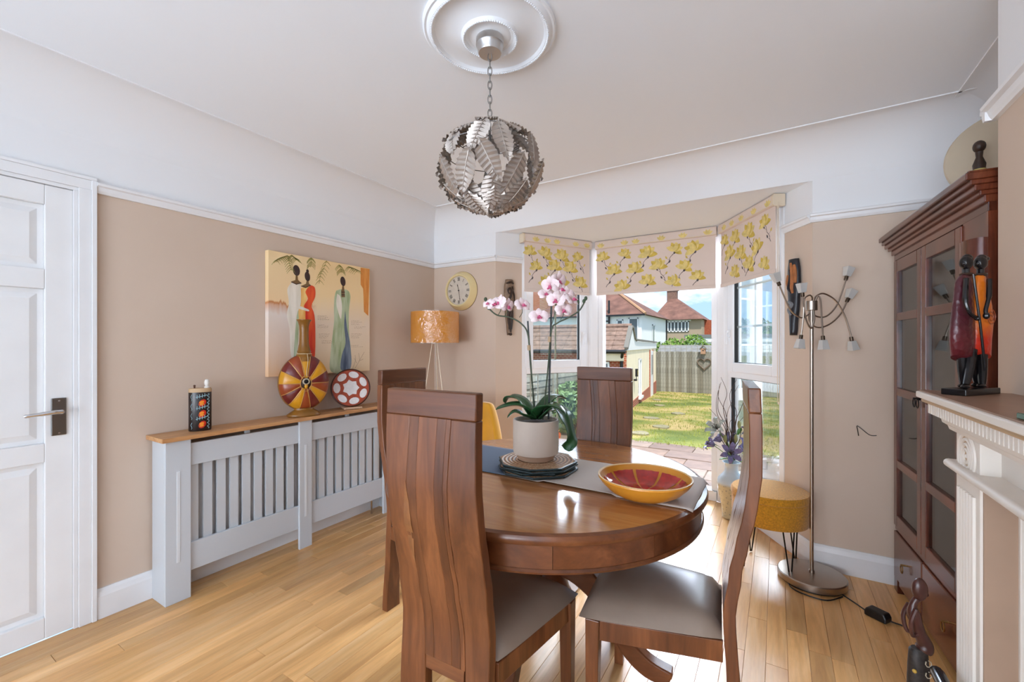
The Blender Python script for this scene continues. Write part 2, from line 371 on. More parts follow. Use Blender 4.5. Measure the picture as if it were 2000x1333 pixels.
for z in (.906, 1.05): MB().tube([(f + .006, .588, z), (f + .0085, .588, z)], .004, 8).build('screw', CHROME, hd)
ar = MB()
ap = [(0.634, 0), (0.712, 0)]
for a, b, t in ((.634, .650, .014), (.650, .694, .020), (.694, .712, .026)): ar.box(XL - .01, XL + t, a, b, 0, 2.006 + a - .634 + .078 * 0 + (b - .634))
for a, b, t in ((.0, .016, .014), (.016, .060, .020), (.060, .074, .026)): ar.box(XL - .01, XL + t, -.206, .634 + b, 2.008 + a, 2.008 + b)
ar2 = MB()
for a, b, t in ((0, .016, .014), (.016, .060, .020), (.060, .078, .026)): ar2.box(XL - .01, XL + t, .634 + a, .634 + b, 0, 2.008 + min(a, .06))
for a, b, t in ((0, .016, .014), (.016, .060, .020), (.060, .074, .026)): ar2.box(XL - .01, XL + t, -.206, .634 + min(b + .004, .078), 2.008 + a, 2.008 + b)
sbuild(ar2, 'trim_8', TRIM, bevel=.002)
# ------------------------------------------------------------------ bay windows
def frame(name, label, p, ang): return struct(name, label, (p[0], p[1], 0), ang)
def bars(mb, x0, x1, z0, z1, wx, wz, y0, y1):
    mb.box(x0, x0 + wx, y0, y1, z0, z1); mb.box(x1 - wx, x1, y0, y1, z0, z1); mb.box(x0 + wx, x1 - wx, y0, y1, z0, z0 + wz); mb.box(x0 + wx, x1 - wx, y0, y1, z1 - wz, z1)
GASK = mat('black_gasket', rgb(30, 30, 30), .6)
def side_window(name, label, p, ang, x0, x1, hinge_left, rows):
    o = frame(name, label, p, ang)
    mb = MB(); bars(mb, x0, x1, .16, BH, .05, .05, .0, .07); mb.box(x0 + .05, x1 - .05, .0, .07, 1.04, 1.115); mb.build('window_frame', UPVC, o, bevel=.004)
    s = MB(); a, b = x0 + .035, x1 - .035; bars(s, a, b, 1.085, BH - .03, .075, .075, -.012, .05)
    sash = s.build('sash', UPVC, o, bevel=.006)
    gk = MB(); bars(gk, a + .073, b - .073, 1.158, BH - .103, .006, .006, .005, .035); gk.build('gasket', GASK, sash)
    g2 = MB(); bars(g2, x0 + .048, x1 - .048, .208, 1.042, .006, .006, .012, .04); g2.build('gasket', GASK, o)
    MB().box(a + .07, b - .07, .016, .022, 1.155, BH - .10).build('pane', GLASS, o)
    MB().box(x0 + .045, x1 - .045, .026, .032, .205, 1.045).build('pane', GLASS, o)
    hx = b - .036 if hinge_left else a + .036
    h = MB().box(hx - .010, hx + .010, -.026, -.012, 1.36, 1.42).box(hx - .009, hx + .009, -.042, -.026, 1.395, 1.415).box(hx - .012, hx + .008, -.044, -.034, 1.30, 1.41)
    h.build('window_handle', UPVC, sash, bevel=.003)
    if rows:
        for z in rows: MB().box(a + .07, b - .07, .023, .031, z - .008, z + .008).build('glazing_bar', UPVC, o)
    xm = (a + b) / 2
    MB().box(xm - .007, xm + .007, .023, .031, 1.155, BH - .10).build('glazing_bar', mat('bronze_bar', rgb(150, 140, 110), .5) if hinge_left else UPVC, o)
    if hinge_left:
        MB().box(xm - .007 + .03, xm + .007 + .03, .035, .045, .205, 1.045).build('glazing_bar', mat('bronze_bar2', rgb(150, 140, 110), .5), o)
    return o
aL = math.atan2(.848, .53); aR = math.atan2(-.848, .53)
w1 = side_window('window_1', 'white side window of the bay behind the orchid', BL, aL, .255, .985, True, None)
w2 = side_window('window_2', 'white side window of the bay beside the floor lamp', CRN, aR, .035, .765, False, (1.44, 1.75))
# corner posts, door frame, threshold
MB().prism([(CL[0] - .07, BY - .03), (CL[0] + .0, BY - .045), (CL[0] + .055, BY - .012), (CL[0] + .055, BY + .07), (CL[0] - .07, BY + .09)], 'z', 0, BH).build('trim_9', UPVC, None, bevel=.006, kind='structure')
MB().prism([(CRN[0] + .07, BY - .03), (CRN[0], BY - .045), (CRN[0] - .055, BY - .012), (CRN[0] - .055, BY + .07), (CRN[0] + .07, BY + .09)], 'z', 0, BH).build('trim_10', UPVC, None, bevel=.006, kind='structure')
d2 = struct('door_2', 'open white french doors to the garden', (CL[0], BY, 0))
wd = CRN[0] - CL[0]
MB().box(.055, .10, 0, .07, 0.08, BH).box(wd - .10, wd - .055, 0, .07, 0.08, BH).box(.10, wd - .10, 0, .07, BH - .06, BH).box(.058, wd - .058, -.02, .10, 0.0, 0.078).build('door_frame', UPVC, d2, bevel=.004)
MB().box(.08, wd - .08, -.02, .09, 0.078, 0.084).build('threshold_strip', mat('aluminium', rgb(190, 190, 190), .4, .9), d2)
lwd = .485
def leaf(hx, ang, flip):
    e = bpy.data.objects.new('door_leaf', None)
    mb = MB(); bars(mb, 0, lwd, .09, BH - .05, .085, .10, 0, .06); mb.box(.085, lwd - .085, 0, .06, .82, .92)
    o = mb.build('door_leaf', UPVC, d2, bevel=.005, loc=(hx, .06, 0), rot=(0, 0, ang))
    for za, zb in ((.18, .83), (.91, BH - .14)):
        MB().box(.08, lwd - .08, .026, .034, za, zb).build('pane', GLASS, o)
        if za > .5: MB().box(lwd / 2 - .008, lwd / 2 + .008, .018, .042, za, zb).build('glazing_bar', UPVC, o)
    for z in (1.3, 1.7): MB().box(.08, lwd - .08, .018, .042, z - .008, z + .008).build('glazing_bar', UPVC, o)
leaf(.09, math.atan2(.975, -.30), 0)
leaf(wd - .03, math.atan2(.80, .60), 1)
# ------------------------------------------------------------------ roller blinds with magnolia print
FAB = mat('blind_fabric', rgb(222, 206, 196), .85, var=.02, bump=.05, bscale=200)
FABC = mat('blind_valance', rgb(214, 190, 160), .8)
PRINT1 = mat('print_pale_yellow', rgb(222, 202, 130), .85, var=.18, vscale=30)
PRINT2 = mat('print_deep_yellow', rgb(206, 180, 84), .85, var=.18, vscale=30)
PRINT3 = mat('print_grey', rgb(92, 84, 86), .85)
CREAMP = mat('cream_plastic', rgb(224, 208, 184), .5)
def petal(mb, cx, cz, ang, ln, wd_, y, bend=0.0):
    n = 7; L_ = []; R_ = []
    for i in range(n + 1):
        t = i / n; wq = wd_ * math.sin(math.pi * (0.06 + 0.94 * t) ** 0.8) ** .7 * .5; a = ang + bend * t
        px, pz = cx + math.cos(a) * ln * t, cz + math.sin(a) * ln * t; nx, nz_ = -math.sin(a), math.cos(a)
        L_.append((px + nx * wq, y, pz + nz_ * wq)); R_.append((px - nx * wq, y, pz - nz_ * wq))
    mb.add(L_ + R_, [(i, i + 1, n + 2 + i, n + 1 + i) for i in range(n)])
def ribbon(mb, pts, w0, w1, y):
    n = len(pts); vs = []
    for i, p in enumerate(pts):
        q = pts[min(i + 1, n - 1)]; o = pts[max(i - 1, 0)]; dx, dz = q[0] - o[0], q[1] - o[1]; l = math.hypot(dx, dz) or 1
        wv_ = (w0 + (w1 - w0) * i / (n - 1)) / 2; vs += [(p[0] - dz / l * wv_, y, p[1] + dx / l * wv_), (p[0] + dz / l * wv_, y, p[1] - dx / l * wv_)]
    mb.add(vs, [(2 * i, 2 * i + 1, 2 * i + 3, 2 * i + 2) for i in range(n - 1)])
def blind(label, p, ang, x0, x1, seed, capL, capR, y=-.065):
    rg = random.Random(seed); W = x1 - x0
    o = thing('roller_blind', label, 'blind', (p[0], p[1], 0), ang, 'patterned roller blinds in the bay')
    zb = 1.77; ct = BH - .004
    MB().grid(lambda u, v: (x0 + .012 + u * (W - .024), y + .004, zb + v * (ct - .07 - zb)), 1, 1).build('fabric', FAB, o, solid=.0012)
    cas = MB().prism([(y + .055, ct), (y - .012, ct), (y - .020, ct - .012), (y - .020, ct - .066), (y - .010, ct - .072), (y + .055, ct - .072)], 'x', x0 + .004, x1 - .004).build('valance', FAB, o)
    MB().tube([(x0 + .012, y - .021, ct - .068), (x1 - .012, y - .021, ct - .068)], .0035, 8).build('valance_strip', CREAMP, cas)
    MB().box(x0 + .012, x1 - .012, y - .003, y + .010, zb - .004, zb + .022).build('bottom_bar', FAB, o, bevel=.003)
    for c, xx in ((capL, x0), (capR, x1)):
        if c: MB().prism([(y + .056, ct + .001), (y - .016, ct + .001), (y - .027, ct - .014), (y - .027, ct - .068), (y - .014, ct - .078), (y + .056, ct - .078)], 'x', xx - .012, xx + .006).build('end_cap', CREAMP, o, bevel=.003)
    p1, p2, p3, = MB(), MB(), MB()
    nx = max(3, round(W / .20))
    def inside(a, b): return x0 + .05 < a < x1 - .05 and zb + .05 < b < ct - .11
    def magn(cx, cz, s, up, yy):
        for k, a in enumerate((-1.25, -.62, -.2, .2, .62, 1.25)):
            petal(p1 if k % 2 else p2, cx, cz, up + a * .95, s * (1.0 if abs(a) < 1 else .95), s * .56, yy - .0004 * (k % 3), bend=a * .30)
        petal(p1, cx, cz, up + .05, s * .92, s * .5, yy - .0016)
    for i in range(nx):
        for j in range(3):
            cx = x0 + (i + .5 + (.25 if j % 2 else -.22) + rg.uniform(-.12, .12)) * W / nx; cz = zb + .06 + j * .135 + rg.uniform(-.02, .03)
            yy = y + .0026
            if cx < x0 + .06 or cx > x1 - .06: continue
            up = math.pi / 2 + rg.uniform(-.5, .5); s = rg.uniform(.072, .095)
            if cz + s > ct - .085: cz = ct - .085 - s
            magn(cx, cz, s, up, yy)
            # bough below the flower
            d = rg.choice((-1, 1)); q = [(cx, cz - .004)]
            for k in range(1, 8): q.append((cx + d * .010 * k + .006 * math.sin(k * 1.7), cz - .004 - .018 * k))
            q = [a for a in q if a[1] > zb + .024 and x0 + .02 < a[0] < x1 - .02]
            if len(q) > 1:
                ribbon(p3, q, .0034, .0052, yy + .0002)
                for k in (2, 4, 6):
                    if k < len(q):
                        a = q[k]; dd = -d if k % 4 else d; e = (a[0] + dd * .022, a[1] + .014)
                        if x0 + .04 < e[0] < x1 - .04 and e[1] > zb + .04: ribbon(p3, [a, e], .002, .0015, yy + .0002); petal(p3 if k != 4 else p2, e[0], e[1], math.pi / 2 - dd * .5, .026, .014, yy)
    fl = p1.build('flower_print', PRINT1, o); fl['kind'] = 'stuff'
    f2 = p2.build('petal_print', PRINT2, o); f2['kind'] = 'stuff'
    f3 = p3.build('branch_print', PRINT3, o); f3['kind'] = 'stuff'
    # the same print on the valance front
    v1 = MB()
    for i in range(nx + 1):
        cx = x0 + (i + rg.uniform(.2, .8)) * W / (nx + 1)
        for a in (-1.0, -.4, .3, .9): petal(v1, min(max(cx, x0 + .06), x1 - .06), ct - .060, math.pi / 2 + a, .044, .022, y - .0206 - .0003 * abs(a))
    vv = v1.build('valance_print', PRINT1, cas); vv['kind'] = 'stuff'
    return o
blind('cream blind with yellow magnolia print over the window behind the orchid', BL, aL, .235, .955, 3, True, False)
blind('wide cream magnolia blind hanging over the open garden doorway', CL, 0, .05, wd - .05, 11, False, False)
b3 = blind('cream magnolia blind with end cap and pull chain beside the floor lamp', CRN, aR, .055, .79, 5, False, True)
ch = MB().tube(catmull([(.806, -.06, BH - .06), (.808, -.058, 1.7), (.808, -.055, 1.0), (.798, -.055, .93), (.788, -.055, 1.0), (.790, -.058, 1.7), (.792, -.06, BH - .06)], 5), .0022, 5)
ch.build('pull_chain', CREAMP, b3, smooth=True)

# ------------------------------------------------------------------ dining chairs
CH = 1.175
BP = [(0, .032), (.30, .010), (.50, 0), (.63, .016), (.73, .036), (.82, .056), (.93, .068), (1.05, .068), (CH, .064)]
def back_board(xa, xb, z0, z1, th=.034, edge=None):
    mb = MB(); n = max(2, int((z1 - z0) / .045)); vs = []; fs = []
    for i in range(n + 1):
        z = z0 + (z1 - z0) * i / n; d = -.205 - interp(BP, z); e = edge(z) if edge else (0, 0)
        vs += [(xa + e[0], d, z), (xb + e[1], d, z), (xb + e[1], d - th, z), (xa + e[0], d - th, z)]
    for i in range(n):
        for k in range(4): j = (k + 1) % 4; fs.append((i * 4 + k, i * 4 + j, i * 4 + 4 + j, i * 4 + 4 + k))
    fs += [(3, 2, 1, 0), tuple(range(4 * n, 4 * n + 4))]
    return mb.add(vs, fs)
def make_chair(label):
    t = thing('dining_chair', label, 'chair', group='high-backed dining chairs around the table')
    hw = .156
    wob = lambda z: .012 * math.sin(z * 6.2)
    for s in (-1, 1):
        a, b = (-hw, -hw + .085) if s < 0 else (hw - .085, hw)
        back_board(a, b, 0, CH - .072, edge=(lambda z: (0, wob(z))) if s < 0 else (lambda z: (wob(z), 0))).build('leg', OAK, t, bevel=.003, smooth=True)
    xs = [-hw + .085, -hw + .118, .026, .056, hw - .085]
    for k in range(4):
        la = k == 0; ra = k == 3
        back_board(xs[k], xs[k + 1], .40, CH - .072, edge=lambda z: (wob(z) * 1.0, wob(z) * 1.0)).build('back_slat', OAK, t, bevel=.0012, smooth=True)
    # pale inlay wedge let into the rear face
    zc = .80; vs = []
    for i in range(9):
        z = .66 + .26 * i / 8; wz = .013 * math.sin(math.pi * i / 8); d = -.205 - .034 - interp(BP, z) - .0006; xq = -.075 + wob(z); vs += [(xq - wz, d, z), (xq + wz, d, z)]
    MB().add(vs, [(2 * i, 2 * i + 1, 2 * i + 3, 2 * i + 2) for i in range(8)]).build('inlay', OAKL, t, solid=.0008)
    back_board(-hw, hw, CH - .072, CH).build('top_rail', OAKX, t, bevel=.004, smooth=True)
    back_board(-hw + .083, hw - .083, .36, .405, .03).build('back_rail', OAKX, t, bevel=.002)
    # seat frame
    def side(s):
        return MB().prism([(s * .150, -.205), (s * .163, -.205), (s * .232, .190), (s * .205, .190)] if s > 0 else [(-.163, -.205), (-.150, -.205), (-.205, .190), (-.232, .190)], 'z', .365, .428)
    for s in (-1, 1): side(s).build('side_rail', OAK, t, bevel=.002)
    MB().box(-.195, .195, .165, .190, .365, .428).build('front_rail', OAKX, t, bevel=.002)
    for s in (-1, 1):
        x = s * .212; p = MB(); vs = []
        for z, q in ((0, .017), (.43, .0225)): vs += [(x - q, .19 - 2 * q, z), (x + q, .19 - 2 * q, z), (x + q, .19, z), (x - q, .19, z)]
        p.add(vs, [(3, 2, 1, 0), (4, 5, 6, 7)] + [(i, (i + 1) % 4, 4 + (i + 1) % 4, 4 + i) for i in range(4)]).build('leg', OAK, t, bevel=.003)
    # domed leather cushion, wider at the front
    nu, nv = 14, 14
    def seat(u, v):
        y = -.203 + .413 * v; hw_ = (.164 + (.243 - .164) * v) ; ex = abs(2 * u - 1); ey = abs(2 * v - 1)
        edge = max(ex ** 6, ey ** 8); z = .488 - .046 * edge - .010 * (ex ** 2)
        return ((2 * u - 1) * hw_ * (1 - .03 * (ey ** 6)), y, z)
    m = MB().grid(seat, nu, nv)
    rim = [i * (nv + 1) for i in range(nu + 1)] + [nu * (nv + 1) + j for j in range(1, nv + 1)] + [i * (nv + 1) + nv for i in range(nu - 1, -1, -1)] + [j for j in range(nv - 1, 0, -1)]
    low = [(m.v[i][0] * .985, m.v[i][1] * .985, .429) for i in rim]; o = len(m.v); m.v += low
    m.f += [(rim[k], rim[(k + 1) % len(rim)], o + (k + 1) % len(rim), o + k) for k in range(len(rim))] + [tuple(range(o, o + len(rim)))]
    m.build('seat', LEATHER, t, smooth=True, angle=60)
    return t
cA = make_chair('dark oak high-backed dining chair in front, its carved back turned to the viewer')
cA.location = (-.817, 1.185, 0); cA.rotation_euler = (0, 0, R(2))
def chair_at(x, y, rz, label):
    c = copy_tree(cA); c.location = (x, y, 0); c.rotation_euler = (0, 0, rz); c['label'] = label; return c
chair_at(-.355, 1.545, R(90 + 6), 'dark oak dining chair seen from the side, seat tucked under the table by the bowl')
chair_at(-1.375, 1.625, R(-90), 'dark oak dining chair between the table and the radiator cover')
chair_at(-.82, 2.035, R(180), 'dark oak dining chair across the table with its back to the garden doorway')

# ------------------------------------------------------------------ round table
TX, TY, TZ, TR = -.846, 1.632, .77, .640
tb = thing('round_table', 'round oak pedestal dining table with curved legs and glossy top', 'table', (TX, TY, 0))
# table top boards cut from one disc: each board a part
nb = 9; e = TR - .018
for i in range(nb):
    y0 = -e + 2 * e * i / nb; y1 = -e + 2 * e * (i + 1) / nb; n = 10; up = []; lo = []
    for k in range(n + 1):
        y = y0 + (y1 - y0) * k / n; x = math.sqrt(max(0, e * e - y * y)); up.append((x, y)); lo.append((-x, y))
    poly = up + lo[::-1]
    if i == 0: poly = up[1:] + lo[1:][::-1] + [(0, -e)]
    if i == nb - 1: poly = up[:-1] + [(0, e)] + lo[:-1][::-1]
    MB().prism(poly, 'z', TZ - .030, TZ).build('top_board', TABLE, tb)
MB().lathe([(TR - .022, TZ - .032), (TR - .004, TZ - .030), (TR, TZ - .022), (TR, TZ - .012), (TR - .004, TZ - .004), (TR - .018, TZ + .0002), (TR - .022, TZ - .004)], 96, close=False).build('rim', TABLED, tb, smooth=True)
for k in range(12):       # apron built from curved staves
    a0, a1 = 2 * math.pi * k / 12, 2 * math.pi * (k + 1) / 12 - .002; q = [a0 + (a1 - a0) * i / 8 for i in range(9)]
    ro, ri = TR - .022, TR - .045
    MB().prism([(ro * math.cos(a), ro * math.sin(a)) for a in q] + [(ri * math.cos(a), ri * math.sin(a)) for a in q[::-1]], 'z', TZ - .108, TZ - .0305).build('apron', TABLED, tb, smooth=True)
MB().lathe([(TR - .045, TZ - .116), (TR - .016, TZ - .116), (TR - .014, TZ - .110), (TR - .020, TZ - .104), (TR - .045, TZ - .104)], 96, close=False).build('apron_bead', TABLED, tb, smooth=True)
MB().box(-.40, .40, -.055, -.015, TZ - .14, TZ - .031).box(-.40, .40, .015, .055, TZ - .14, TZ - .031).box(.30, .42, -.10, .10, TZ - .150, TZ - .11).build('extension_runner', TABLED, tb, bevel=.003)
MB().lathe([(.10, .26), (.115, .28), (.105, .31), (.085, .36), (.078, .46), (.09, .54), (.12, .58), (.13, .62), (.20, .64), (.20, .665)], 40).build('pedestal', TABLED, tb, smooth=True)
def tleg(a):
    pts = [(.07, .40), (.15, .385), (.24, .32), (.31, .21), (.37, .12), (.44, .065), (.52, .045)]; th = [.055, .05, .046, .042, .038, .034, .028]
    up = [Vector((p[0], p[1] + t)) for p, t in zip(pts, th)]; lo = [Vector((p[0] - t * .6, p[1] - t)) for p, t in zip(pts, th)]
    U = catmull([(p.x, p.y, 0) for p in up], 4); D = catmull([(p.x, max(.012, p.y), 0) for p in lo], 4)
    poly = [(p.x, p.y) for p in U] + [(p.x, p.y) for p in D[::-1]]
    M = Matrix.Rotation(a, 4, 'Z'); o = MB().prism(poly, 'y', -.026, .026, M).build('leg', TABLED, tb, bevel=.006, smooth=True)
    MB().tube([M @ Vector((.505, 0, 0.0)), M @ Vector((.505, 0, .02))], .02, 12).build('foot', CHROME, o)
for k in range(4): tleg(R(8 + 90 * k))

# ------------------------------------------------------------------ things on the table
kr = NT('linen_runner'); t_ = kr.n('ShaderNodeTexCoord'); sx = kr.n('ShaderNodeSeparateXYZ'); kr.l(t_.outputs['Object'], sx.inputs[0])
ad = kr.n('ShaderNodeMath', operation='ADD', i_1=.75); kr.l(sx.outputs[0], ad.inputs[0])
kr.l(kr.ramp(ad.outputs[0], [(.66, rgb(84, 96, 114)), (.74, rgb(192, 181, 172))]), kr.b.inputs['Base Color']); kr.b.inputs['Roughness'].default_value = .9
wv_ = kr.n('ShaderNodeTexWave', i_Scale=180.0); kr.l(t_.outputs['Object'], wv_.inputs['Vector']); kr.bump(wv_.outputs[0], .12, .001)
def runner(u, v):
    x = -.615 + 1.235 * u; y = -.165 + .385 * v; z = .0035 + .0022 * math.sin(9 * x + 5 * y) * math.sin(14 * y) + (.008 * max(0, (1 - v * 12)) if .55 < u < .80 else 0)
    d = math.hypot(x, y)
    if d > TR - .004: z -= min(.03, (d - TR + .004) * 1.2)
    return (x, y, z)
rn = MB().grid(runner, 60, 22).build('table_runner', kr.m, None, smooth=True, solid=.002, angle=180, loc=(TX, TY, TZ))
rn['label'] = 'linen table runner, blue at one end and beige at the other, across the table'; rn['category'] = 'table runner'
STRAW = NT('woven_straw'); t_ = STRAW.n('ShaderNodeTexCoord')
wr = STRAW.n('ShaderNodeTexWave', wave_type='RINGS', rings_direction='Z', i_Scale=20.0, i_Distortion=.6, i_Detail=2.0); STRAW.l(t_.outputs['Object'], wr.inputs['Vector'])
wn = STRAW.n('ShaderNodeTexNoise', i_Scale=140.0); STRAW.l(t_.outputs['Object'], wn.inputs['Vector'])
STRAW.l(STRAW.mix(wr.outputs[0], rgb(104, 62, 36), STRAW.ramp(wn.outputs[0], [(.35, rgb(178, 126, 80)), (.65, rgb(232, 204, 170))])), STRAW.b.inputs['Base Color']); STRAW.b.inputs['Roughness'].default_value = .55; STRAW.bump(wr.outputs[0], .7, .004)
TEAL = mat('dark_teal_edging', rgb(22, 44, 48), .35)
for k in range(4):
    oc = [((.165) * math.cos(2 * math.pi * i / 8 + .3), .165 * math.sin(2 * math.pi * i / 8 + .3)) for i in range(8)]
    pos = ['lowest', 'second from the bottom', 'second from the top', 'topmost'][k]
    pmt = thing('placemat', f'octagonal woven straw placemat with dark teal edge, {pos} of the stack', 'placemat', (TX - .02 + [.004, -.006, .003, 0][k], TY - .012 + [-.005, .004, -.002, 0][k], TZ + .0075 + .0098 * k), R([5, -9, 3, 0][k]), 'stacked placemats under the orchid')
    MB().prism(oc, 'z', 0.001, .0085).build('woven_disc', STRAW.m, pmt)
    MB().tube([(p[0], p[1], .0046) for p in oc + oc[:1]], .0046, 6).build('edging', TEAL, pmt, smooth=True)
PZ = TZ + .0075 + .0392
ox, oy = TX - .028, TY - .012
pot = thing('orchid_pot', 'beige ceramic pot on the placemats holding a pink orchid', 'pot', (ox, oy, PZ))
MB().lathe([(.070, 0), (.074, .002), (.082, .022), (.0935, .026), (.097, .040), (.097, .162), (.095, .168), (.090, .168), (.088, .160), (.088, .150)], 48).build('pot_body', mat('sand_ceramic', rgb(206, 190, 174), .55, var=.05, bump=.05, bscale=120), pot, smooth=True)
MB().lathe([(.0705, .0005), (.0755, .001), (.0838, .0218), (.082, .024)], 48).build('pot_foot', mat('unglazed_clay', rgb(172, 140, 116), .8), pot, smooth=True)
orc = thing('orchid', 'pink and white orchid with two arching flower stems in the pot', 'orchid', (ox, oy, PZ))
MB().lathe([(.087, .150), (.05, .158), (.001, .160)], 24).build('potting_bark', mat('bark', rgb(60, 44, 34), .9, var=.4, vscale=60), orc)
LEAF = mat('orchid_leaf', rgb(40, 84, 46), .28, var=.25, vscale=9)
STEM = mat('orchid_stem', rgb(66, 78, 58), .5); STK = mat('dark_stake', rgb(52, 58, 60), .5)
cr_, sr_ = math.cos(R(31.5)), math.sin(R(31.5))
def cw(a, b, z): return (a * cr_ - b * sr_, a * sr_ + b * cr_, z)     # a across, b away from the doorway side, z up
def oleaf(pts, wmax):
    P = catmull(pts, 5); n = len(P); m = MB(); vs = []; fs = []
    for i, p in enumerate(P):
        d = (P[min(i + 1, n - 1)] - P[max(i - 1, 0)]).normalized(); s = d.cross(Vector((0, 0, 1))); s = s.normalized() if s.length > .05 else Vector((1, 0, 0)); nn = s.cross(d)
        t = i / (n - 1); wq = wmax * 1.3 * (math.sin(math.pi * min(1, .12 + .88 * t)) ** .6) * .5 + .001
        for k in (-1, -.5, 0, .5, 1): vs.append(p + s * wq * k + nn * wq * .35 * abs(k) * 1.0)
    for i in range(n - 1):
        for k in range(4): fs.append((i * 5 + k, i * 5 + k + 1, i * 5 + 6 + k, i * 5 + 5 + k))
    m.add(vs, fs).build('leaf', LEAF, orc, smooth=True, solid=.0025, angle=180)
zt = .165
for pts, wq in (([(-.01, 0, zt), (-.05, -.01, zt + .05), (-.10, -.01, zt + .06), (-.17, -.02, zt + .045)], .062),
                ([(-.01, 0, zt), (-.06, .04, zt + .07), (-.11, .06, zt + .085), (-.13, .07, zt + .06)], .058),
                ([(-.01, 0, zt), (-.05, -.03, zt + .02), (-.09, -.03, zt + .035), (-.12, -.03, zt + .012)], .045),
                ([(.0, 0, zt), (.03, -.03, zt + .05), (.08, -.05, zt + .055), (.12, -.06, zt + .03)], .070),
                ([(.01, 0, zt), (.06, .05, zt + .07), (.10, .08, zt + .085), (.14, .09, zt + .075)], .055),
                ([(.02, 0, zt), (.08, -.01, zt + .045), (.115, -.03, zt - .0), (.135, -.04, zt - .075), (.135, -.045, zt - .125)], .078),
                ([(.01, .02, zt), (.05, .09, zt + .05), (.10, .12, zt + .055)], .05)):
    oleaf([cw(*p) for p in pts], wq)
PETP = NT('orchid_petal'); lw = PETP.n('ShaderNodeTexCoord'); ln_ = PETP.n('ShaderNodeVectorMath', operation='LENGTH'); PETP.l(lw.outputs['Object'], ln_.inputs[0])
nz2 = PETP.n('ShaderNodeTexNoise', i_Scale=120.0); PETP.l(lw.outputs['Object'], nz2.inputs['Vector'])
ml = PETP.n('ShaderNodeMath', operation='MULTIPLY', i_1=22.0); PETP.l(ln_.outputs['Value'], ml.inputs[0])
PETP.l(PETP.mix(.25, PETP.ramp(ml.outputs[0], [(.08, rgb(222, 150, 172)), (.25, rgb(236, 212, 214)), (.9, rgb(240, 226, 226))]), PETP.ramp(nz2.outputs[0], [(.4, rgb(230, 196, 202)), (.6, rgb(244, 232, 232))])), PETP.b.inputs['Base Color']); PETP.b.inputs['Roughness'].default_value = .6
PETP.b.inputs['Subsurface Weight'].default_value = .0
LIP = mat('orchid_lip', rgb(204, 84, 126), .5, var=.2, vscale=60)
fm = MB()
for ang, ln, wq in ((90, .036, .026), (210, .036, .026), (330, .036, .026), (12, .040, .044), (168, .040, .044)):
    a = R(ang); n = 6; vs = []; fs = []
    for i in range(n + 1):
        t = i / n; rr = ln * t; ww = wq * .5 * math.sin(math.pi * (.1 + .86 * t)) ** .7
        for k in (-1, 0, 1):
            x, z = rr * math.cos(a) - k * ww * math.sin(a), rr * math.sin(a) + k * ww * math.cos(a); vs.append((x, -.010 * math.sin(t * 2.6) + .004 * abs(k), z))
    for i in range(n):
        for k in range(2): fs.append((i * 3 + k, i * 3 + k + 1, i * 3 + 4 + k, i * 3 + 3 + k))
    fm.add(vs, fs)
fme = fm.mesh('blossom')
lipm = MB().ball((0, -.013, -.004), .0055, 8, 6, 1, 1.2, 1.3).ball((.006, -.016, -.009), .004, 8, 5).ball((-.006, -.016, -.009), .004, 8, 5).mesh('lip')
def blossom(p, az, tilt, s=1.0):
    o = link('blossom', fme, PETP.m, orc, smooth=True, angle=180, loc=p, rot=(tilt, 0, az)); o.scale = (s, s, s)
    link('lip', lipm, LIP, o, smooth=True, angle=180)
def stem(pts, rr, m, nm): MB().tube(catmull(pts, 6), rr, 6).build(nm, m, orc, smooth=True)
base1 = [cw(-.005, .0, zt), cw(-.018, 0, .36), cw(-.032, 0, .52), cw(-.060, 0, .572), cw(-.11, 0, .60), cw(-.165, -.005, .61), cw(-.20, -.01, .64), cw(-.215, -.01, .672)]
stem(base1, .0032, STEM, 'flower_stem')
stem([cw(.0, .01, zt), cw(-.022, .005, .40), cw(-.034, .003, .585)], .0036, STK, 'support_stake')
base2 = [cw(.03, .0, zt), cw(.05, 0, .36), cw(.066, 0, .54), cw(.09, .0, .575), cw(.14, -.005, .60), cw(.185, -.01, .63), cw(.21, -.012, .675)]
stem(base2, .0032, STEM, 'flower_stem')
stem([cw(.055, .01, zt), cw(.062, .006, .45), cw(.068, .004, .70)], .0042, STK, 'support_stake')
MB().tube([cw(.058, .003, .495), cw(.060, .003, .518)], .0075, 8).build('stem_clip', mat('clip_tan', rgb(176, 148, 116), .7), orc)
MB().tube([cw(-.028, .003, .46), cw(-.029, .003, .482)], .0075, 8).build('stem_clip', mat('clip_tan2', rgb(176, 148, 116), .7), orc)
rb = random.Random(4)
for a, b, z, s in ((-.198, -.02, .655, .75), (-.172, -.02, .652, 1.0), (-.150, -.02, .660, 1.0), (-.122, -.015, .648, .95), (-.058, -.01, .650, 1.0),
                   (.012, -.02, .600, 1.1), (.032, .01, .600, .9), (.062, -.02, .735, 1.1), (.092, -.01, .755, 1.15), (.10, -.03, .712, 1.1), (.085, -.02, .672, 1.1), (.122, -.02, .690, 1.15), (.150, -.02, .672, 1.05), (.117, .0, .632, 1.0), (.045, .02, .70, .9)):
    blossom(cw(a, b, z), R(31.5) + rb.uniform(-1.0, 1.0), R(rb.uniform(-35, 25)), s)
for a, z in ((-.213, .676), (-.206, .655), (-.200, .640)): MB().ball(cw(a, -.012, z), .0075, 8, 6, sz=1.25).build('bud', mat('bud_green', rgb(54, 70, 44), .5), orc, smooth=True)
for a, z in ((.178, .664), (.203, .668), (.211, .680)): MB().ball(cw(a, -.012, z), .0075, 8, 6, sz=1.25).build('bud', mat('bud_green2', rgb(66, 84, 60), .5), orc, smooth=True)
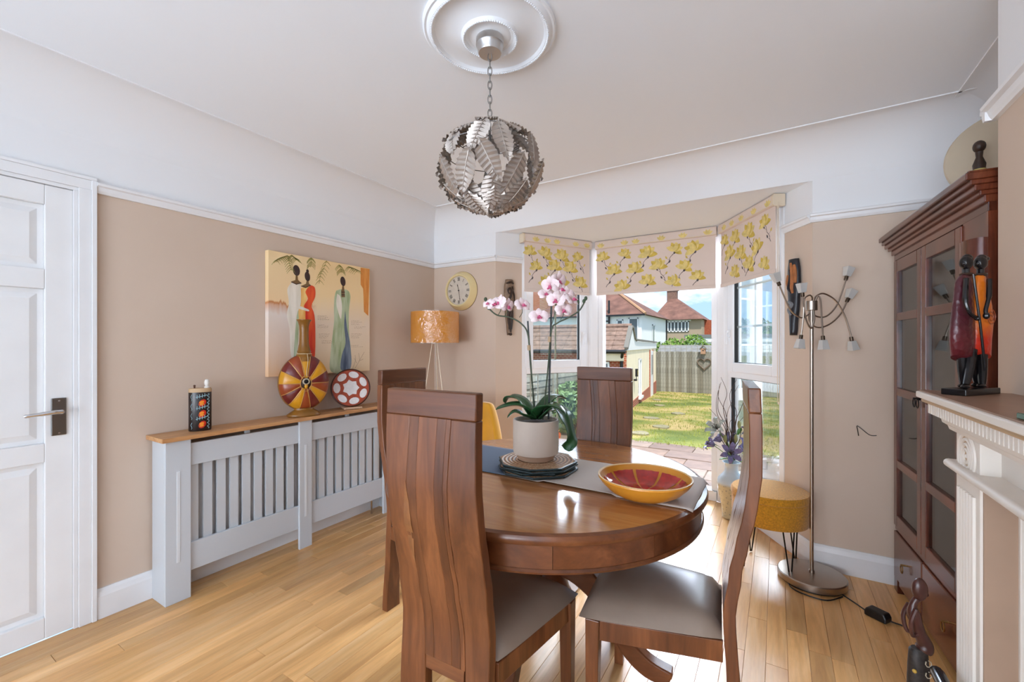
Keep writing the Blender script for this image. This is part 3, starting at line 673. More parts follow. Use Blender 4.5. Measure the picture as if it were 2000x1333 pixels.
for a, z0, z1, zz in ((-.058, .60, .64, -.058), (-.122, .605, .64, -.125), (-.15, .608, .65, -.15), (.117, .59, .63, .117), (.08, .57, .66, .085)):
    stem([cw(a - .012, 0, z0), cw(a, 0, (z0 + z1) / 2), cw(zz, 0, z1)], .0016, STEM, 'flower_stalk')
# bowl painted with a cut citrus
bw = thing('fruit_bowl', 'ochre ceramic bowl painted inside with red citrus segments, on the runner', 'bowl', (-.392, 1.522, TZ + .0075))
OCH = mat('ochre_glaze', rgb(206, 138, 42), .3, var=.08, vscale=6)
MB().lathe([(.085, .0), (.09, .002), (.122, .020), (.148, .046), (.158, .062), (.1575, .066), (.153, .066), (.142, .048), (.116, .025), (.085, .012), (.001, .010)], 64).build('bowl_body', OCH, bw, smooth=True)
RIM = mat('cream_rim_glaze', rgb(232, 200, 150), .3); MB().lathe([(.156, .0655), (.158, .068), (.154, .069), (.151, .0655)], 64, close=False).build('bowl_rim', RIM, bw, smooth=True)
RED = mat('red_painted_glaze', rgb(176, 40, 36), .07, var=.35, vscale=35, coat=.5)
for k in range(9):
    a0 = 2 * math.pi * k / 9 + .04; a1 = 2 * math.pi * (k + 1) / 9 - .04; m = MB(); n = 10; vs = []; fs = []
    for i in range(n + 1):
        t = i / n; rr = .022 + (.138 - .022) * t; z = (.0115 if rr < .085 else interp([(.085, .0132), (.116, .0262), (.142, .0492)], rr)) + .0008
        for j in range(7): q = j / 6; tap = 1 - .12 * t ** 6 if 0 else 1; a = a0 + (a1 - a0) * (.5 + (q - .5) * tap); r2 = rr * (1 + (.018 * math.cos(q * 18) if i == n else 0)); vs.append((r2 * math.cos(a), r2 * math.sin(a), z))
    for i in range(n):
        for j in range(6): fs.append((i * 7 + j, i * 7 + j + 1, i * 7 + 8 + j, i * 7 + 7 + j))
    m.add(vs, fs).build('painted_segment', RED, bw, smooth=True)

# ------------------------------------------------------------------ radiator cover
RX, RY0 = -2.574, .923
rc = thing('radiator_cover', 'pale grey slatted radiator cover with oak-effect shelf along the wall', 'radiator cover', (RX, RY0, 0))
W = XL - RX
rl = 1.50
for y in (0, .705, rl - .11):
    w_ = .11 if y != .705 else .085
    p = MB().box(-.018, 0, y, y + w_, 0, .815).build('post', GREY, rc, bevel=.002)
    MB().box(-.001, .0022, y + w_ / 2 - .0075, y + w_ / 2 + .0075, .20, .66).build('flute', mat('pale_grey_flute', rgb(214, 218, 222), .4), p, bevel=.002)
for y0, y1 in ((0, .016), (rl - .016, rl)): MB().box(W + .021, -.018, y0, y1, 0, .815).build('end_panel', GREY, rc, bevel=.001)
for ya, yb in ((.110, .705), (.790, rl - .11)):
    MB().box(-.032, -.014, ya - .01, yb + .01, .675, .790).build('rail', GREY, rc, bevel=.002)
    MB().box(-.032, -.014, ya - .01, yb + .01, .13, .275).build('rail', GREY, rc, bevel=.002)
    MB().box(-.050, -.034, (ya + yb) / 2 - .012, (ya + yb) / 2 + .012, .12, .815).build('brace', GREY, rc)
    n = 9; pitch = (yb - ya) / n
    for k in range(n):
        y = ya + pitch * (k + .5) - .008; MB().box(-.046, -.032, y - .0215, y + .0215, .25, .70).build('slat', GREY, rc)
MB().box(W + .002, .022, -.020, rl + .02, .816, .838).build('shelf', WTOP, rc, bevel=.002)
rad = thing('radiator', 'white panel radiator behind the slats of the grey cover', 'radiator', (XL + .06, 0, 0))
for k in range(26): MB().box(.0, .035, 1.10 + .044 * k, 1.136 + .044 * k, .18, .74).build('column', TRIM, rad, bevel=.006)
MB().box(.0, .02, 1.10, 2.24, .17, .75).build('panel', TRIM, rad)
MB().tube([(.03, 2.27, 0.0), (.03, 2.27, .16), (.03, 2.22, .20)], .008, 8).build('pipe', CHROME, rad, smooth=True)

# ------------------------------------------------------------------ things on the radiator cover
ST = .8385
TINB = mat('black_lacquer', rgb(34, 24, 22), .3, var=.5, vscale=14)
tin = thing('painted_holder', 'small dark hand-painted holder with white stopper at one end of the radiator cover', 'holder', (-2.655, 1.108, ST), R(67))
MB().lathe([(.0490, 0), (.051, .004), (.051, .206), (.0505, .208)], 36, sy=.62).build('holder_body', TINB, tin, smooth=True)
MB().lathe([(.0512, .207), (.0515, .222), (.049, .228), (.001, .228)], 36, sy=.62).build('holder_top', mat('tan_wood', rgb(190, 160, 124), .6), tin, smooth=True)
MB().lathe([(.004, 0), (.004, .008), (.0055, .010), (.0055, .016), (.003, .018)], 10, c=(-.025, 0, .228)).build('knob', mat('brown_knob', rgb(88, 52, 34), .5), tin)
MB().lathe([(.012, 0), (.013, .012), (.008, .016), (.012, .026), (.013, .036), (.009, .050), (.003, .054)], 14, c=(.030, -.004, .222)).build('stopper', mat('white_frosted', rgb(222, 218, 212), .4), tin, smooth=True)
PR = {'r': mat('paint_red', rgb(196, 44, 26), .35), 'o': mat('paint_orange', rgb(232, 140, 34), .35), 'b': mat('paint_pale_blue', rgb(168, 206, 216), .35)}
def on_tin(a, z, off=.0008): return ((.051 + off) * math.cos(a), ((.051 * .62) + off) * math.sin(a), z)
def tpatch(name, m, a0, z0, wa, hz, off, n=10):
    vs = [on_tin(a0, z0, off)] + [on_tin(a0 + wa * math.cos(2 * math.pi * i / n), z0 + hz * math.sin(2 * math.pi * i / n) + .3 * hz * math.cos(2 * math.pi * i / n), off) for i in range(n)]
    return MB().add(vs, [(0, i + 1, (i + 1) % n + 1) for i in range(n)]).build(name, m, tin)
af = R(-82)
for z in (.035, .092, .150):
    tpatch('painted_red_seed', PR['r'], af + .06, z, .34, .019, .0010); tpatch('painted_orange_seed', PR['o'], af, z + .005, .22, .007, .0016); tpatch('painted_orange_seed', PR['o'], af, z - .006, .20, .006, .0016)
ln = MB()
for z in (.064, .120, .180):
    ln.tube([on_tin(af - .5 + .11 * i, z + .012 * i / 9, .001) for i in range(10)], .0013, 4)
    for i in range(1, 9, 2): ln.tube([on_tin(af - .5 + .11 * i, z - .008 + .012 * i / 9, .001), on_tin(af - .5 + .11 * i, z + .012 + .012 * i / 9, .001)], .0011, 4)
for k in range(9): ln.tube([on_tin(af + .62 + .12 * math.sin(i * 1.3 + k), .012 + .021 * k + .003 * i, .001) for i in range(7)], .0012, 4)
for k in range(4): ln.tube([on_tin(af - .95 + .07 * math.sin(i * 1.1), .012 + .05 * k + .005 * i, .001) for i in range(8)], .0010, 4)
l_ = ln.build('painted_lines', PR['b'], tin); l_['kind'] = 'stuff'
# moon flask vase
fl = thing('flask_vase', 'tall moon flask vase with radiating ochre and maroon segments', 'vase', (-2.625, 1.690, ST), R(-22))
OLV = mat('olive_bronze_glaze', rgb(132, 88, 30), .3, var=.2, vscale=9)
cz = .215
MB().lathe([(.098, 0), (.104, .006), (.102, .014), (.078, .030), (.060, .042), (.058, .052)], 40, sx=.62).build('foot', OLV, fl, smooth=True)
cols = [mat('ochre_segment', rgb(206, 146, 30), .28, var=.15, vscale=10), mat('maroon_segment', rgb(104, 36, 32), .28, var=.15, vscale=10), mat('russet_segment', rgb(146, 66, 32), .28, var=.18, vscale=10)]
GOLD = mat('gold_line', rgb(196, 150, 84), .3, .3)
def fprof(rr): q = min(1, rr / .178); return .014 + .052 * math.sqrt(max(0, 1 - q ** 2.4)) - .012 * max(0, 1 - rr / .05)
nseg = 14
for k in range(nseg):
    a0, a1 = 2 * math.pi * (k - .5) / nseg + math.pi / 2, 2 * math.pi * (k + .5) / nseg + math.pi / 2
    for s in (1, -1):
        m = MB(); n = 9; vs = []; fs = []
        for i in range(n + 1):
            rr = .035 + (.178 - .035) * i / n
            for j in range(5):
                a = a0 + (a1 - a0) * j / 4; bul = .004 * math.sin(math.pi * j / 4) * math.sin(math.pi * i / n * .9 + .15)
                vs.append((s * (fprof(rr) + bul), rr * .84 * math.cos(a) * s * s, cz + rr * (1.03 if math.sin(a) > 0 else .97) * math.sin(a)))
        for i in range(n):
            for j in range(4): fs.append((i * 5 + j, i * 5 + j + 1, i * 5 + 6 + j, i * 5 + 5 + j))
        if s == 1 or 1: m.add(vs, fs).build('segment', cols[[0, 2, 1][k % 3] if k < 12 else [0, 1][k % 2]], fl, smooth=True, angle=180)
    m = MB(); m.tube([(fprof(.037 + .141 * i / 8) + .002, (.037 + .141 * i / 8) * .84 * math.cos(a0), cz + (.037 + .141 * i / 8) * (1.03 if math.sin(a0) > 0 else .97) * math.sin(a0)) for i in range(9)], [.003] * 4 + [.0022] * 5, 6); m.build('gold_rib', GOLD, fl, smooth=True)
q = [2 * math.pi * i / 48 for i in range(48)]
MB().lathe([(.176, -.016), (.181, 0), (.176, .016)], 56, M=Matrix.Translation((0, 0, cz)) @ Matrix.Diagonal((1, .85, 1, 1)) @ Matrix.Rotation(R(90), 4, 'Y')).build('flask_edge', OLV, fl, smooth=True)
MB().lathe([(.054, .355), (.048, .378), (.044, .384), (.047, .392), (.044, .400), (.039, .408), (.042, .418), (.037, .430), (.029, .470), (.027, .540), (.029, .585), (.036, .610), (.045, .622), (.045, .626), (.040, .626), (.028, .60)], 32).build('neck', OLV, fl, smooth=True)
CORD = mat('cream_cord', rgb(206, 186, 150), .9)
cd = MB().tube([(.046 * math.cos(a), .046 * math.sin(a), .404) for a in [2 * math.pi * i / 16 for i in range(17)]], .0025, 6); cd.tube(catmull([(.046, .01, .404), (.060, .012, .36), (.068, .004, .30), (.074, .0, .262)]), .002, 6); cd.build('cord', CORD, fl, smooth=True)
MX = Matrix.Translation((.052, 0, cz)) @ Matrix.Rotation(R(90), 4, 'Y')
MB().lathe([(.040, 0), (.042, .010), (.036, .016), (.034, .010), (.034, 0)], 32, sx=1.35, sy=.9, M=MX).build('medallion_rim', GOLD, fl, smooth=True)
MB().lathe([(.036, .004), (.03, .008), (.001, .010)], 24, sx=1.3, sy=.9, M=MX).build('medallion', mat('dark_bronze', rgb(54, 38, 28), .35, .4), fl, smooth=True)
MB().lathe([(.021, .010), (.021, .020), (.015, .022), (.015, .016)], 20, c=(-.012, 0, 0), M=MX).build('pendant_ring', mat('pale_ring', rgb(190, 176, 150), .4), fl, smooth=True)
MB().lathe([(.014, .014), (.012, .021), (.001, .023)], 16, c=(-.012, 0, 0), M=MX).ball((-.046, 0, .012), .010, 10, 6).build('pendant_stone', mat('black_stone', rgb(26, 28, 32), .25), fl, smooth=True)
MB().ball((.018, 0, .014), .011, 10, 6, sx=1.6, M=MX).build('pendant_drop', cols[0], fl, smooth=True)
# round painted dish on a stand
ds = thing('round_dish', 'round russet dish with white petal pattern standing on edge beside the flask vase', 'dish', (-2.635, 2.055, ST), R(-24))
MD = Matrix.Translation((.01, 0, .150)) @ Matrix.Rotation(R(90 - 10), 4, 'Y')
RUS = mat('russet_wood', rgb(118, 56, 34), .4, var=.2, vscale=12)
MB().lathe([(.10, -.045), (.128, -.035), (.136, -.01), (.136, .008), (.130, .012), (.124, .006), (.001, .0)], 56, M=MD).build('dish_body', RUS, ds, smooth=True)
MB().lathe([(.1355, .0105), (.1375, .014), (.132, .016), (.130, .012)], 56, M=MD, close=False).build('dish_rim', mat('dark_rim', rgb(70, 36, 26), .4), ds, smooth=True)
MB().lathe([(.129, .009), (.001, .0095)], 56, M=MD, close=False).build('russet_ground', mat('rust_glaze', rgb(164, 74, 52), .3, var=.25, vscale=40), ds)
WHT = mat('milky_glaze', rgb(226, 222, 222), .3, var=.08, vscale=30)
star = []
for i in range(14): a = 2 * math.pi * i / 14 + .2; rr = .060 if i % 2 else .046; star.append((rr * math.cos(a), rr * math.sin(a)))
MB().prism(star, 'z', .009, .0112, M=MD).build('white_star', WHT, ds, smooth=True)
for i in range(7):
    a = 2 * math.pi * i / 7 + .2; c = (.096 * math.cos(a), .096 * math.sin(a)); pt = []
    for j in range(12): b = 2 * math.pi * j / 12; rx_, ry_ = .024 * math.cos(b), .036 * math.sin(b); pt.append((c[0] + rx_ * math.cos(a) - ry_ * math.sin(a), c[1] + rx_ * math.sin(a) + ry_ * math.cos(a)))
    MB().prism(pt, 'z', .009, .0110, M=MD).build('white_petal', WHT, ds)
MB().tube([(.05, -.05, .008), (.05, .07, .008)], .0075, 8).tube([(-.06, -.05, .008), (.062, -.05, .008)], .0075, 8).tube([(-.06, .05, .008), (.062, .05, .008)], .0075, 8).build('stand', mat('pale_dowel', rgb(206, 170, 140), .6), ds, smooth=True)

# ------------------------------------------------------------------ canvas painting on the left wall
AW, AH = .790, .797
art = thing('canvas_painting', 'square canvas of three robed women with neck rings under hanging fronds, on the beige wall', 'painting', (XL, 1.505, 1.098))
ka = NT('painted_canvas'); t_ = ka.n('ShaderNodeTexCoord'); sx = ka.n('ShaderNodeSeparateXYZ'); ka.l(t_.outputs['Object'], sx.inputs[0])
nn = ka.n('ShaderNodeTexNoise', i_Scale=9.0, i_Detail=6.0); mm = ka.n('ShaderNodeMapping'); mm.inputs['Scale'].default_value = (1, 4, .5); ka.l(t_.outputs['Object'], mm.inputs[0]); ka.l(mm.outputs[0], nn.inputs['Vector'])
ad = ka.n('ShaderNodeMath', operation='MULTIPLY_ADD', i_1=.09, i_2=-.045); ka.l(nn.outputs[0], ad.inputs[0])
zz = ka.n('ShaderNodeMath', operation='ADD'); ka.l(sx.outputs[2], zz.inputs[0]); ka.l(ad.outputs[0], zz.inputs[1])
base = ka.ramp(zz.outputs[0], [(0, rgb(226, 186, 146)), (.16, rgb(226, 200, 178)), (.40, rgb(228, 216, 206)), (.455, rgb(212, 168, 140)), (.47, rgb(196, 122, 62)), (.482, rgb(238, 206, 160)), (.75, rgb(240, 212, 164)), (.9, rgb(236, 200, 146))])
yy = ka.n('ShaderNodeMath', operation='MULTIPLY_ADD', i_1=.35); ka.l(ad.outputs[0], yy.inputs[0]); ka.l(sx.outputs[1], yy.inputs[2])
rt = ka.ramp(yy.outputs[0], [(.25, (0, 0, 0, 1)), (.34, (1, 1, 1, 1))])
plain = ka.ramp(zz.outputs[0], [(.0, rgb(232, 208, 172)), (.35, rgb(230, 212, 190)), (.55, rgb(240, 210, 160)), (.9, rgb(238, 204, 150))])
ka.l(ka.mix(rt, base, plain), ka.b.inputs['Base Color']); ka.b.inputs['Roughness'].default_value = .7
MB().box(.003, .040, 0, AW, 0, AH).build('canvas', ka.m, art, bevel=.002)
def cvp(px, py):                                         # a point measured on the print, to canvas metres
    top = 35 + .187 * (px - 75); bot = 1298 - .063 * (px - 75); p = (px - 75) / 1000.
    return (AW * p * 2.7 / (p * 2.7 + (1 - p) * 3.372), AH * (bot - py) / (bot - top))
def pmat(n, lo, hi, vert=True):
    k = NT(n); t = k.n('ShaderNodeTexCoord'); m = k.n('ShaderNodeMapping'); m.inputs['Scale'].default_value = (1, 26, 5); k.l(t.outputs['Object'], m.inputs[0])
    z = k.n('ShaderNodeTexNoise', i_Scale=1.0, i_Detail=4.0); k.l(m.outputs[0], z.inputs['Vector']); k.l(k.ramp(z.outputs[0], [(.35, lo), (.65, hi)]), k.b.inputs['Base Color']); k.b.inputs['Roughness'].default_value = .6; return k.m
def paint(name, m, pts, lay):
    q = [cvp(*p) for p in pts]; x = .0402 + .0003 * lay
    return MB().prism(q, 'x', .0395, x).build(name, m, art)
def smooth_poly(pts):
    v = catmull([(p[0], p[1], 0) for p in pts] + [(pts[0][0], pts[0][1], 0)], 4)[:-1]; return [(p.x, p.y) for p in v]
SKIN = pmat('paint_umber', rgb(44, 28, 30), rgb(66, 44, 42)); CREAMR = pmat('paint_cream', rgb(222, 214, 196), rgb(240, 232, 218)); SAGE = pmat('paint_sage', rgb(150, 166, 120), rgb(196, 206, 176))
REDP = pmat('paint_scarlet', rgb(206, 44, 22), rgb(232, 92, 40)); YEL = pmat('paint_amber', rgb(230, 160, 70), rgb(244, 206, 130)); BLUE = pmat('paint_slate', rgb(70, 84, 108), rgb(130, 144, 160)); ORP = pmat('paint_orange2', rgb(206, 120, 40), rgb(228, 156, 76)); OLI = mat('paint_olive', rgb(140, 136, 62), .7); INK = mat('paint_ink', rgb(168, 140, 112), .7)
paint('robe', CREAMR, smooth_poly([(300, 365), (345, 350), (392, 380), (395, 560), (380, 640), (372, 800), (360, 1090), (300, 1090), (285, 820), (258, 680), (278, 560), (262, 430)]), 1)
paint('robe_fold', SAGE, smooth_poly([(352, 700), (372, 640), (372, 880), (350, 1095), (325, 1090)]), 2)
paint('robe', YEL, smooth_poly([(395, 420), (450, 400), (470, 420), (440, 640), (470, 900), (500, 1110), (420, 1110), (385, 800), (372, 640), (398, 560)]), 3)
paint('robe_fold', REDP, smooth_poly([(490, 385), (532, 410), (536, 500), (500, 590), (528, 680), (538, 860), (528, 1120), (460, 1110), (440, 800), (440, 640), (425, 590), (465, 520), (440, 450)]), 4)
paint('arm', CREAMR, smooth_poly([(276, 560), (300, 555), (380, 590), (470, 628), (462, 645), (370, 618), (285, 590)]), 5)
paint('robe', SAGE, smooth_poly([(745, 440), (800, 425), (860, 440), (884, 500), (870, 640), (868, 820), (886, 1210), (695, 1245), (690, 1050), (722, 760), (722, 620), (728, 500)]), 1)
paint('robe_fold', BLUE, smooth_poly([(832, 640), (850, 800), (884, 1000), (886, 1205), (790, 1225), (800, 1080), (835, 960), (822, 780)]), 2)
paint('robe_fold', CREAMR, smooth_poly([(752, 470), (785, 500), (800, 590), (790, 720), (760, 640), (745, 560)]), 2)
for c, rx_, ry_ in (((352, 240), 34, 54), ((460, 300), 26, 48), ((461, 246), 13, 18), ((810, 348), 25, 48)):
    paint('head', SKIN, [(c[0] + rx_ * math.cos(2 * math.pi * i / 18) + .12 * ry_ * math.sin(2 * math.pi * i / 18), c[1] + ry_ * math.sin(2 * math.pi * i / 18)) for i in range(18)], 3)
NR = mat('paint_neck_rings', rgb(120, 92, 56), .6)
for pts in ([(345, 290), (362, 290), (366, 335), (400, 365), (350, 382), (300, 350), (342, 335)], [(452, 345), (470, 345), (476, 372), (494, 388), (440, 415), (395, 395), (446, 372)], [(803, 395), (818, 395), (822, 425), (830, 505), (795, 505), (792, 440), (800, 425)]):
    paint('neck_rings', NR, pts, 6)
for pts in ([(300, 350), (350, 372), (400, 362), (402, 368), (350, 380), (300, 357)], [(400, 392), (445, 404), (490, 384), (492, 390), (446, 411), (400, 399)], [(794, 450), (828, 450), (828, 458), (794, 458)], [(794, 478), (828, 478), (828, 486), (794, 486)]):
    paint('ring_line', SKIN, pts, 7)
paint('orange_band', ORP, [(985, 212), (1072, 225), (1066, 440), (1060, 690), (1018, 650), (1010, 420), (985, 380)], 1)
fr = MB()
def frond(spine, side, n=7):
    P = catmull([(a, b, 0) for a, b in spine], 5)
    for i in range(len(P) - 1): fr_line((P[i].x, P[i].y), (P[i + 1].x, P[i + 1].y), 3)
    for i in range(1, n + 1):
        p = P[int(i * (len(P) - 1) / (n + 1))]
        for s in (-1, 1):
            for k in range(3): a, b = (p.x + s * 14 * k, p.y + 5 * k + 4 * k * k * .8), (p.x + s * 14 * (k + 1), p.y + 5 * (k + 1) + 4 * (k + 1) ** 2 * .8); fr_line(a, b, 4.5 - k)
def fr_line(a, b, wpx, mb=None):
    (mb or fr); A, B = cvp(*a), cvp(*b); d = Vector((B[0] - A[0], B[1] - A[1])); l = d.length or 1e-6; n_ = Vector((-d.y, d.x)) / l * wpx * .00040
    (mb or fr).add([(.0412, A[0] + n_.x, A[1] + n_.y), (.0412, B[0] + n_.x, B[1] + n_.y), (.0412, B[0] - n_.x, B[1] - n_.y), (.0412, A[0] - n_.x, A[1] - n_.y)], [(0, 1, 2, 3)])
for sp in ([(265, 90), (225, 105), (180, 120), (135, 150)], [(265, 95), (275, 140), (290, 200), (305, 240)], [(300, 85), (330, 110), (375, 135)], [(495, 110), (498, 150), (490, 210)], [(650, 140), (620, 220), (590, 280), (575, 370)], [(770, 180), (790, 220), (795, 265)], [(860, 200), (910, 215), (985, 250)]): frond(sp, 1)
f_ = fr.build('painted_fronds', OLI, art); f_['kind'] = 'stuff'
ik = MB(); ri = random.Random(2)
for (x0, y0, n) in ((560, 690, 4), (560, 780, 3), (572, 870, 4), (600, 935, 3), (890, 740, 4), (920, 800, 2), (890, 870, 4), (890, 985, 2)):
    for k in range(n):
        x = x0; y = y0 + k * 13
        while x < x0 + ri.uniform(60, 130) and x < 1030:
            l = ri.uniform(6, 18); fr_line((x, y), (x + l, y + ri.uniform(-3, 3)), 2.6, ik); x += l + ri.uniform(3, 7)
for sp in ([(905, 1215), (935, 1130), (930, 1080)], [(930, 1210), (975, 1130), (1020, 1050)], [(945, 1160), (920, 1110)], [(965, 1140), (1010, 1120)], [(975, 1130), (965, 1060)]):
    for a, b in zip(sp, sp[1:]): fr_line(a, b, 3, ik)
i_ = ik.build('script_marks', INK, art); i_['kind'] = 'stuff'

# ------------------------------------------------------------------ ceiling rose and pendant
PX, PY = -.933, 1.361
rose = sbuild(MB().lathe([(.252, 0), (.252, -.010), (.246, -.016), (.238, -.014), (.234, -.020), (.226, -.026), (.214, -.024), (.206, -.014), (.18, -.010), (.14, -.016), (.11, -.026), (.106, -.034), (.100, -.038), (.094, -.034), (.090, -.026), (.080, -.022), (.06, -.030), (.001, -.030)][::-1], 96, c=(PX, PY, H)), 'trim_11', CEIL, smooth=True)
rs = MB()
for k in range(72): a = 2 * math.pi * k / 72; rs.ball((PX + .101 * math.cos(a), PY + .101 * math.sin(a), H - .037), .0042, 6, 4)
rs.build('rope_beading', CEIL, rose, smooth=True, kind='stuff')
rs = MB()
for k in range(160): a = 2 * math.pi * k / 160; rs.ball((PX + .221 * math.cos(a), PY + .221 * math.sin(a), H - .025), .0046, 6, 4)
rs.build('rope_beading', CEIL, rose, smooth=True, kind='stuff')
SILV = mat('pewter_leaf', rgb(178, 167, 158), .42, .55, var=.12, vscale=20)
pd = thing('pendant_light', 'pendant light of overlapping silver metal leaves hanging on a chain', 'pendant', (PX, PY, 0))
MB().lathe([(.050, H - .030), (.053, H - .034), (.053, H - .058), (.048, H - .064), (.046, H - .082), (.043, H - .088), (.001, H - .088)], 40).build('canopy', mat('satin_silver', rgb(196, 194, 192), .3, .9), pd, smooth=True)
CHN = mat('chain_grey', rgb(140, 138, 136), .4, .8)
lk = MB(); nn_ = 14
for i in range(nn_): a = 2 * math.pi * i / nn_
lkm = MB().tube([(.0075 * math.cos(2 * math.pi * i / 14), 0, .0175 * math.sin(2 * math.pi * i / 14)) for i in range(15)], .0021, 6, caps=False).mesh('chain_link')
ztop, zbot = H - .095, 2.135; nl = 10
for i in range(nl): link('chain_link', lkm, CHN, pd, smooth=True, angle=180, loc=(0, 0, ztop - (ztop - zbot) * (i + .2) / nl), rot=(0, 0, R(31.5 + (90 if i % 2 else 0))))
PC, PRx, PRz = 1.972, .195, .165
MB().tube([(0, 0, 2.145), (0, 0, 1.99)], .005, 8).lathe([(.018, 1.93), (.020, 1.94), (.020, 1.985), (.008, 1.995)], 16).build('lamp_holder', CHN, pd, smooth=True)
MB().ball((0, 0, 1.895), .030, 14, 10, sz=1.2).build('bulb', mat('frosted_bulb', rgb(236, 230, 222), .3), pd, smooth=True)
fr_ = MB()
for zz_ in (.115, .06): rr = PRx * math.sqrt(1 - (zz_ / PRz) ** 2) - .006; fr_.tube([(rr * math.cos(2 * math.pi * i / 32), rr * math.sin(2 * math.pi * i / 32), PC + zz_) for i in range(33)], .0018, 6, caps=False)
for k in range(6): a = 2 * math.pi * k / 6; fr_.tube([(0, 0, 2.10), (.13 * math.cos(a), .13 * math.sin(a), PC + .115)], .0018, 5)
fr_.build('wire_frame', CHN, pd, smooth=True)
def mk_leaf(Ln, Wd):
    m = MB(); n = 18; vs = []; fs = []
    for i in range(n + 1):
        t = i / n; w_ = Wd * .5 * (math.sin(math.pi * min(1, .05 + .95 * t ** .8)) ** .75 + .02); w_ *= 1 + .06 * (i % 2)
        bow = PRx * .0 - .20 * (t - .5) ** 2 * Ln
        for k in (-1, -.5, 0, .5, 1):
            vs.append((k * w_, bow - .0045 * (1 - abs(k)) + .0045 * (1 if i % 2 else -1) * (abs(k) > .2) + .25 * w_ * abs(k) * -.6, (t - .5) * Ln * -1 + .010 * -abs(k)))
    for i in range(n):
        for k in range(4): fs.append((i * 5 + k, i * 5 + k + 1, i * 5 + 6 + k, i * 5 + 5 + k))
    m.add(vs, fs); m.tube([(0, -.20 * (i / 8 - .5) ** 2 * Ln + .004 * 0 - .004, (.5 - i / 8) * Ln) for i in range(9)], .0018, 5)
    return m.mesh('leaf')
lm1, lm2 = mk_leaf(.135, .072), mk_leaf(.155, .070); rp = random.Random(9)
def put_leaf(az, phi, roll, me, off=0.0):
    # phi: latitude on the ellipsoid; leaf hangs along the meridian
    n = Vector((math.cos(phi) * math.cos(az) / PRx, math.cos(phi) * math.sin(az) / PRx, math.sin(phi) / PRz)).normalized()
    p = Vector((PRx * math.cos(phi) * math.cos(az), PRx * math.cos(phi) * math.sin(az), PC + PRz * math.sin(phi))) + n * off
    up = Vector((0, 0, 1)); e = Vector((-math.sin(az), math.cos(az), 0)); mer = n.cross(e) * -1
    if mer.z < 0: mer = -mer
    Mx = Matrix((e, n, mer)).transposed().to_4x4()
    if Mx.determinant() < 0: Mx = Matrix((-e, n, mer)).transposed().to_4x4()
    o = link('leaf', me, SILV, pd, smooth=True, angle=50); o.matrix_local = Matrix.Translation(p) @ Mx @ Matrix.Rotation(roll, 4, 'Y')
for tier, (phi, cnt, me) in enumerate(((R(54), 10, lm1), (R(14), 11, lm2), (R(-20), 11, lm2), (R(-46), 9, lm2), (R(-68), 7, lm1))):
    for k in range(cnt): put_leaf(2 * math.pi * (k + .5 * (tier % 2)) / cnt + rp.uniform(-.08, .08) + .2, phi + rp.uniform(-.12, .12), rp.uniform(-.5, .5), me, rp.uniform(-.006, .008))

# ------------------------------------------------------------------ wall clock
ck = thing('wall_clock', 'round cream wall clock with deep sloping rim and roman numerals', 'clock', (-2.42, YB, 1.785))
MC = Matrix.Rotation(R(90), 4, 'X')                     # local z -> -y (into the room)
CRM = mat('cream_enamel', rgb(226, 206, 154), .4)
MB().lathe([(.172, 0), (.174, .008), (.170, .016), (.150, .052), (.142, .062), (.134, .062), (.128, .054), (.128, .046)], 64, M=MC, close=False).build('case', CRM, ck, smooth=True)
MB().lathe([(.176, 0), (.176, .006), (.172, .008)], 64, M=MC).build('back_ring', mat('bronze_ring', rgb(140, 112, 70), .4), ck, smooth=True)
MB().lathe([(.129, .044), (.001, .044)], 64, M=MC, close=False).build('dial', mat('clock_dial', rgb(208, 196, 180), .5, var=.06, vscale=20), ck)
INKC = mat('clock_ink', rgb(40, 34, 32), .6)
def strokes(txt):
    wd_ = {'I': .007, 'V': .014, 'X': .014}; tot = sum(wd_[c] for c in txt) ; x = -tot / 2; o = []
    for c in txt:
        w_ = wd_[c]
        if c == 'I': o.append(((x + w_ / 2, -.5), (x + w_ / 2, .5)))
        if c == 'V': o += [((x + .002, .5), (x + w_ / 2, -.5)), ((x + w_ / 2, -.5), (x + w_ - .002, .5))]
        if c == 'X': o += [((x + .002, .5), (x + w_ - .002, -.5)), ((x + .002, -.5), (x + w_ - .002, .5))]
        x += w_
    return o
for k, txt in enumerate(['XII', 'I', 'II', 'III', 'IIII', 'V', 'VI', 'VII', 'VIII', 'IX', 'X', 'XI']):
    a = -2 * math.pi * k / 12; nm = MB()
    for (p, q) in strokes(txt):
        P_ = []
        for (u, v) in (p, q): rx2 = u; rz2 = .102 + v * .030; P_.append((rx2 * math.cos(a) - rz2 * math.sin(a), -.0452, rx2 * math.sin(a) + rz2 * math.cos(a)))
        ribbon(nm, [(P_[0][0], P_[0][2]), (P_[1][0], P_[1][2])], .0036, .0036, -.0452)
    nm.build('numeral', INKC, ck)
def hand(ang, ln, w_, nm):
    a = R(ang); m = MB(); d = (math.sin(a), math.cos(a))
    ribbon(m, [(-d[0] * .02, -d[1] * .02), (d[0] * ln * .7, d[1] * ln * .7)], w_, w_, -.0475); ribbon(m, [(d[0] * ln * .68, d[1] * ln * .68), (d[0] * ln * .78, d[1] * ln * .78), (d[0] * ln, d[1] * ln)], w_ * 2.4, .001, -.0476)
    m.build(nm, INKC, ck)
hand(-15, .062, .004, 'hour_hand'); hand(170, .105, .0035, 'minute_hand')
MB().lathe([(.006, .044), (.006, .050), (.001, .051)], 14, M=MC).build('hand_cap', INKC, ck)
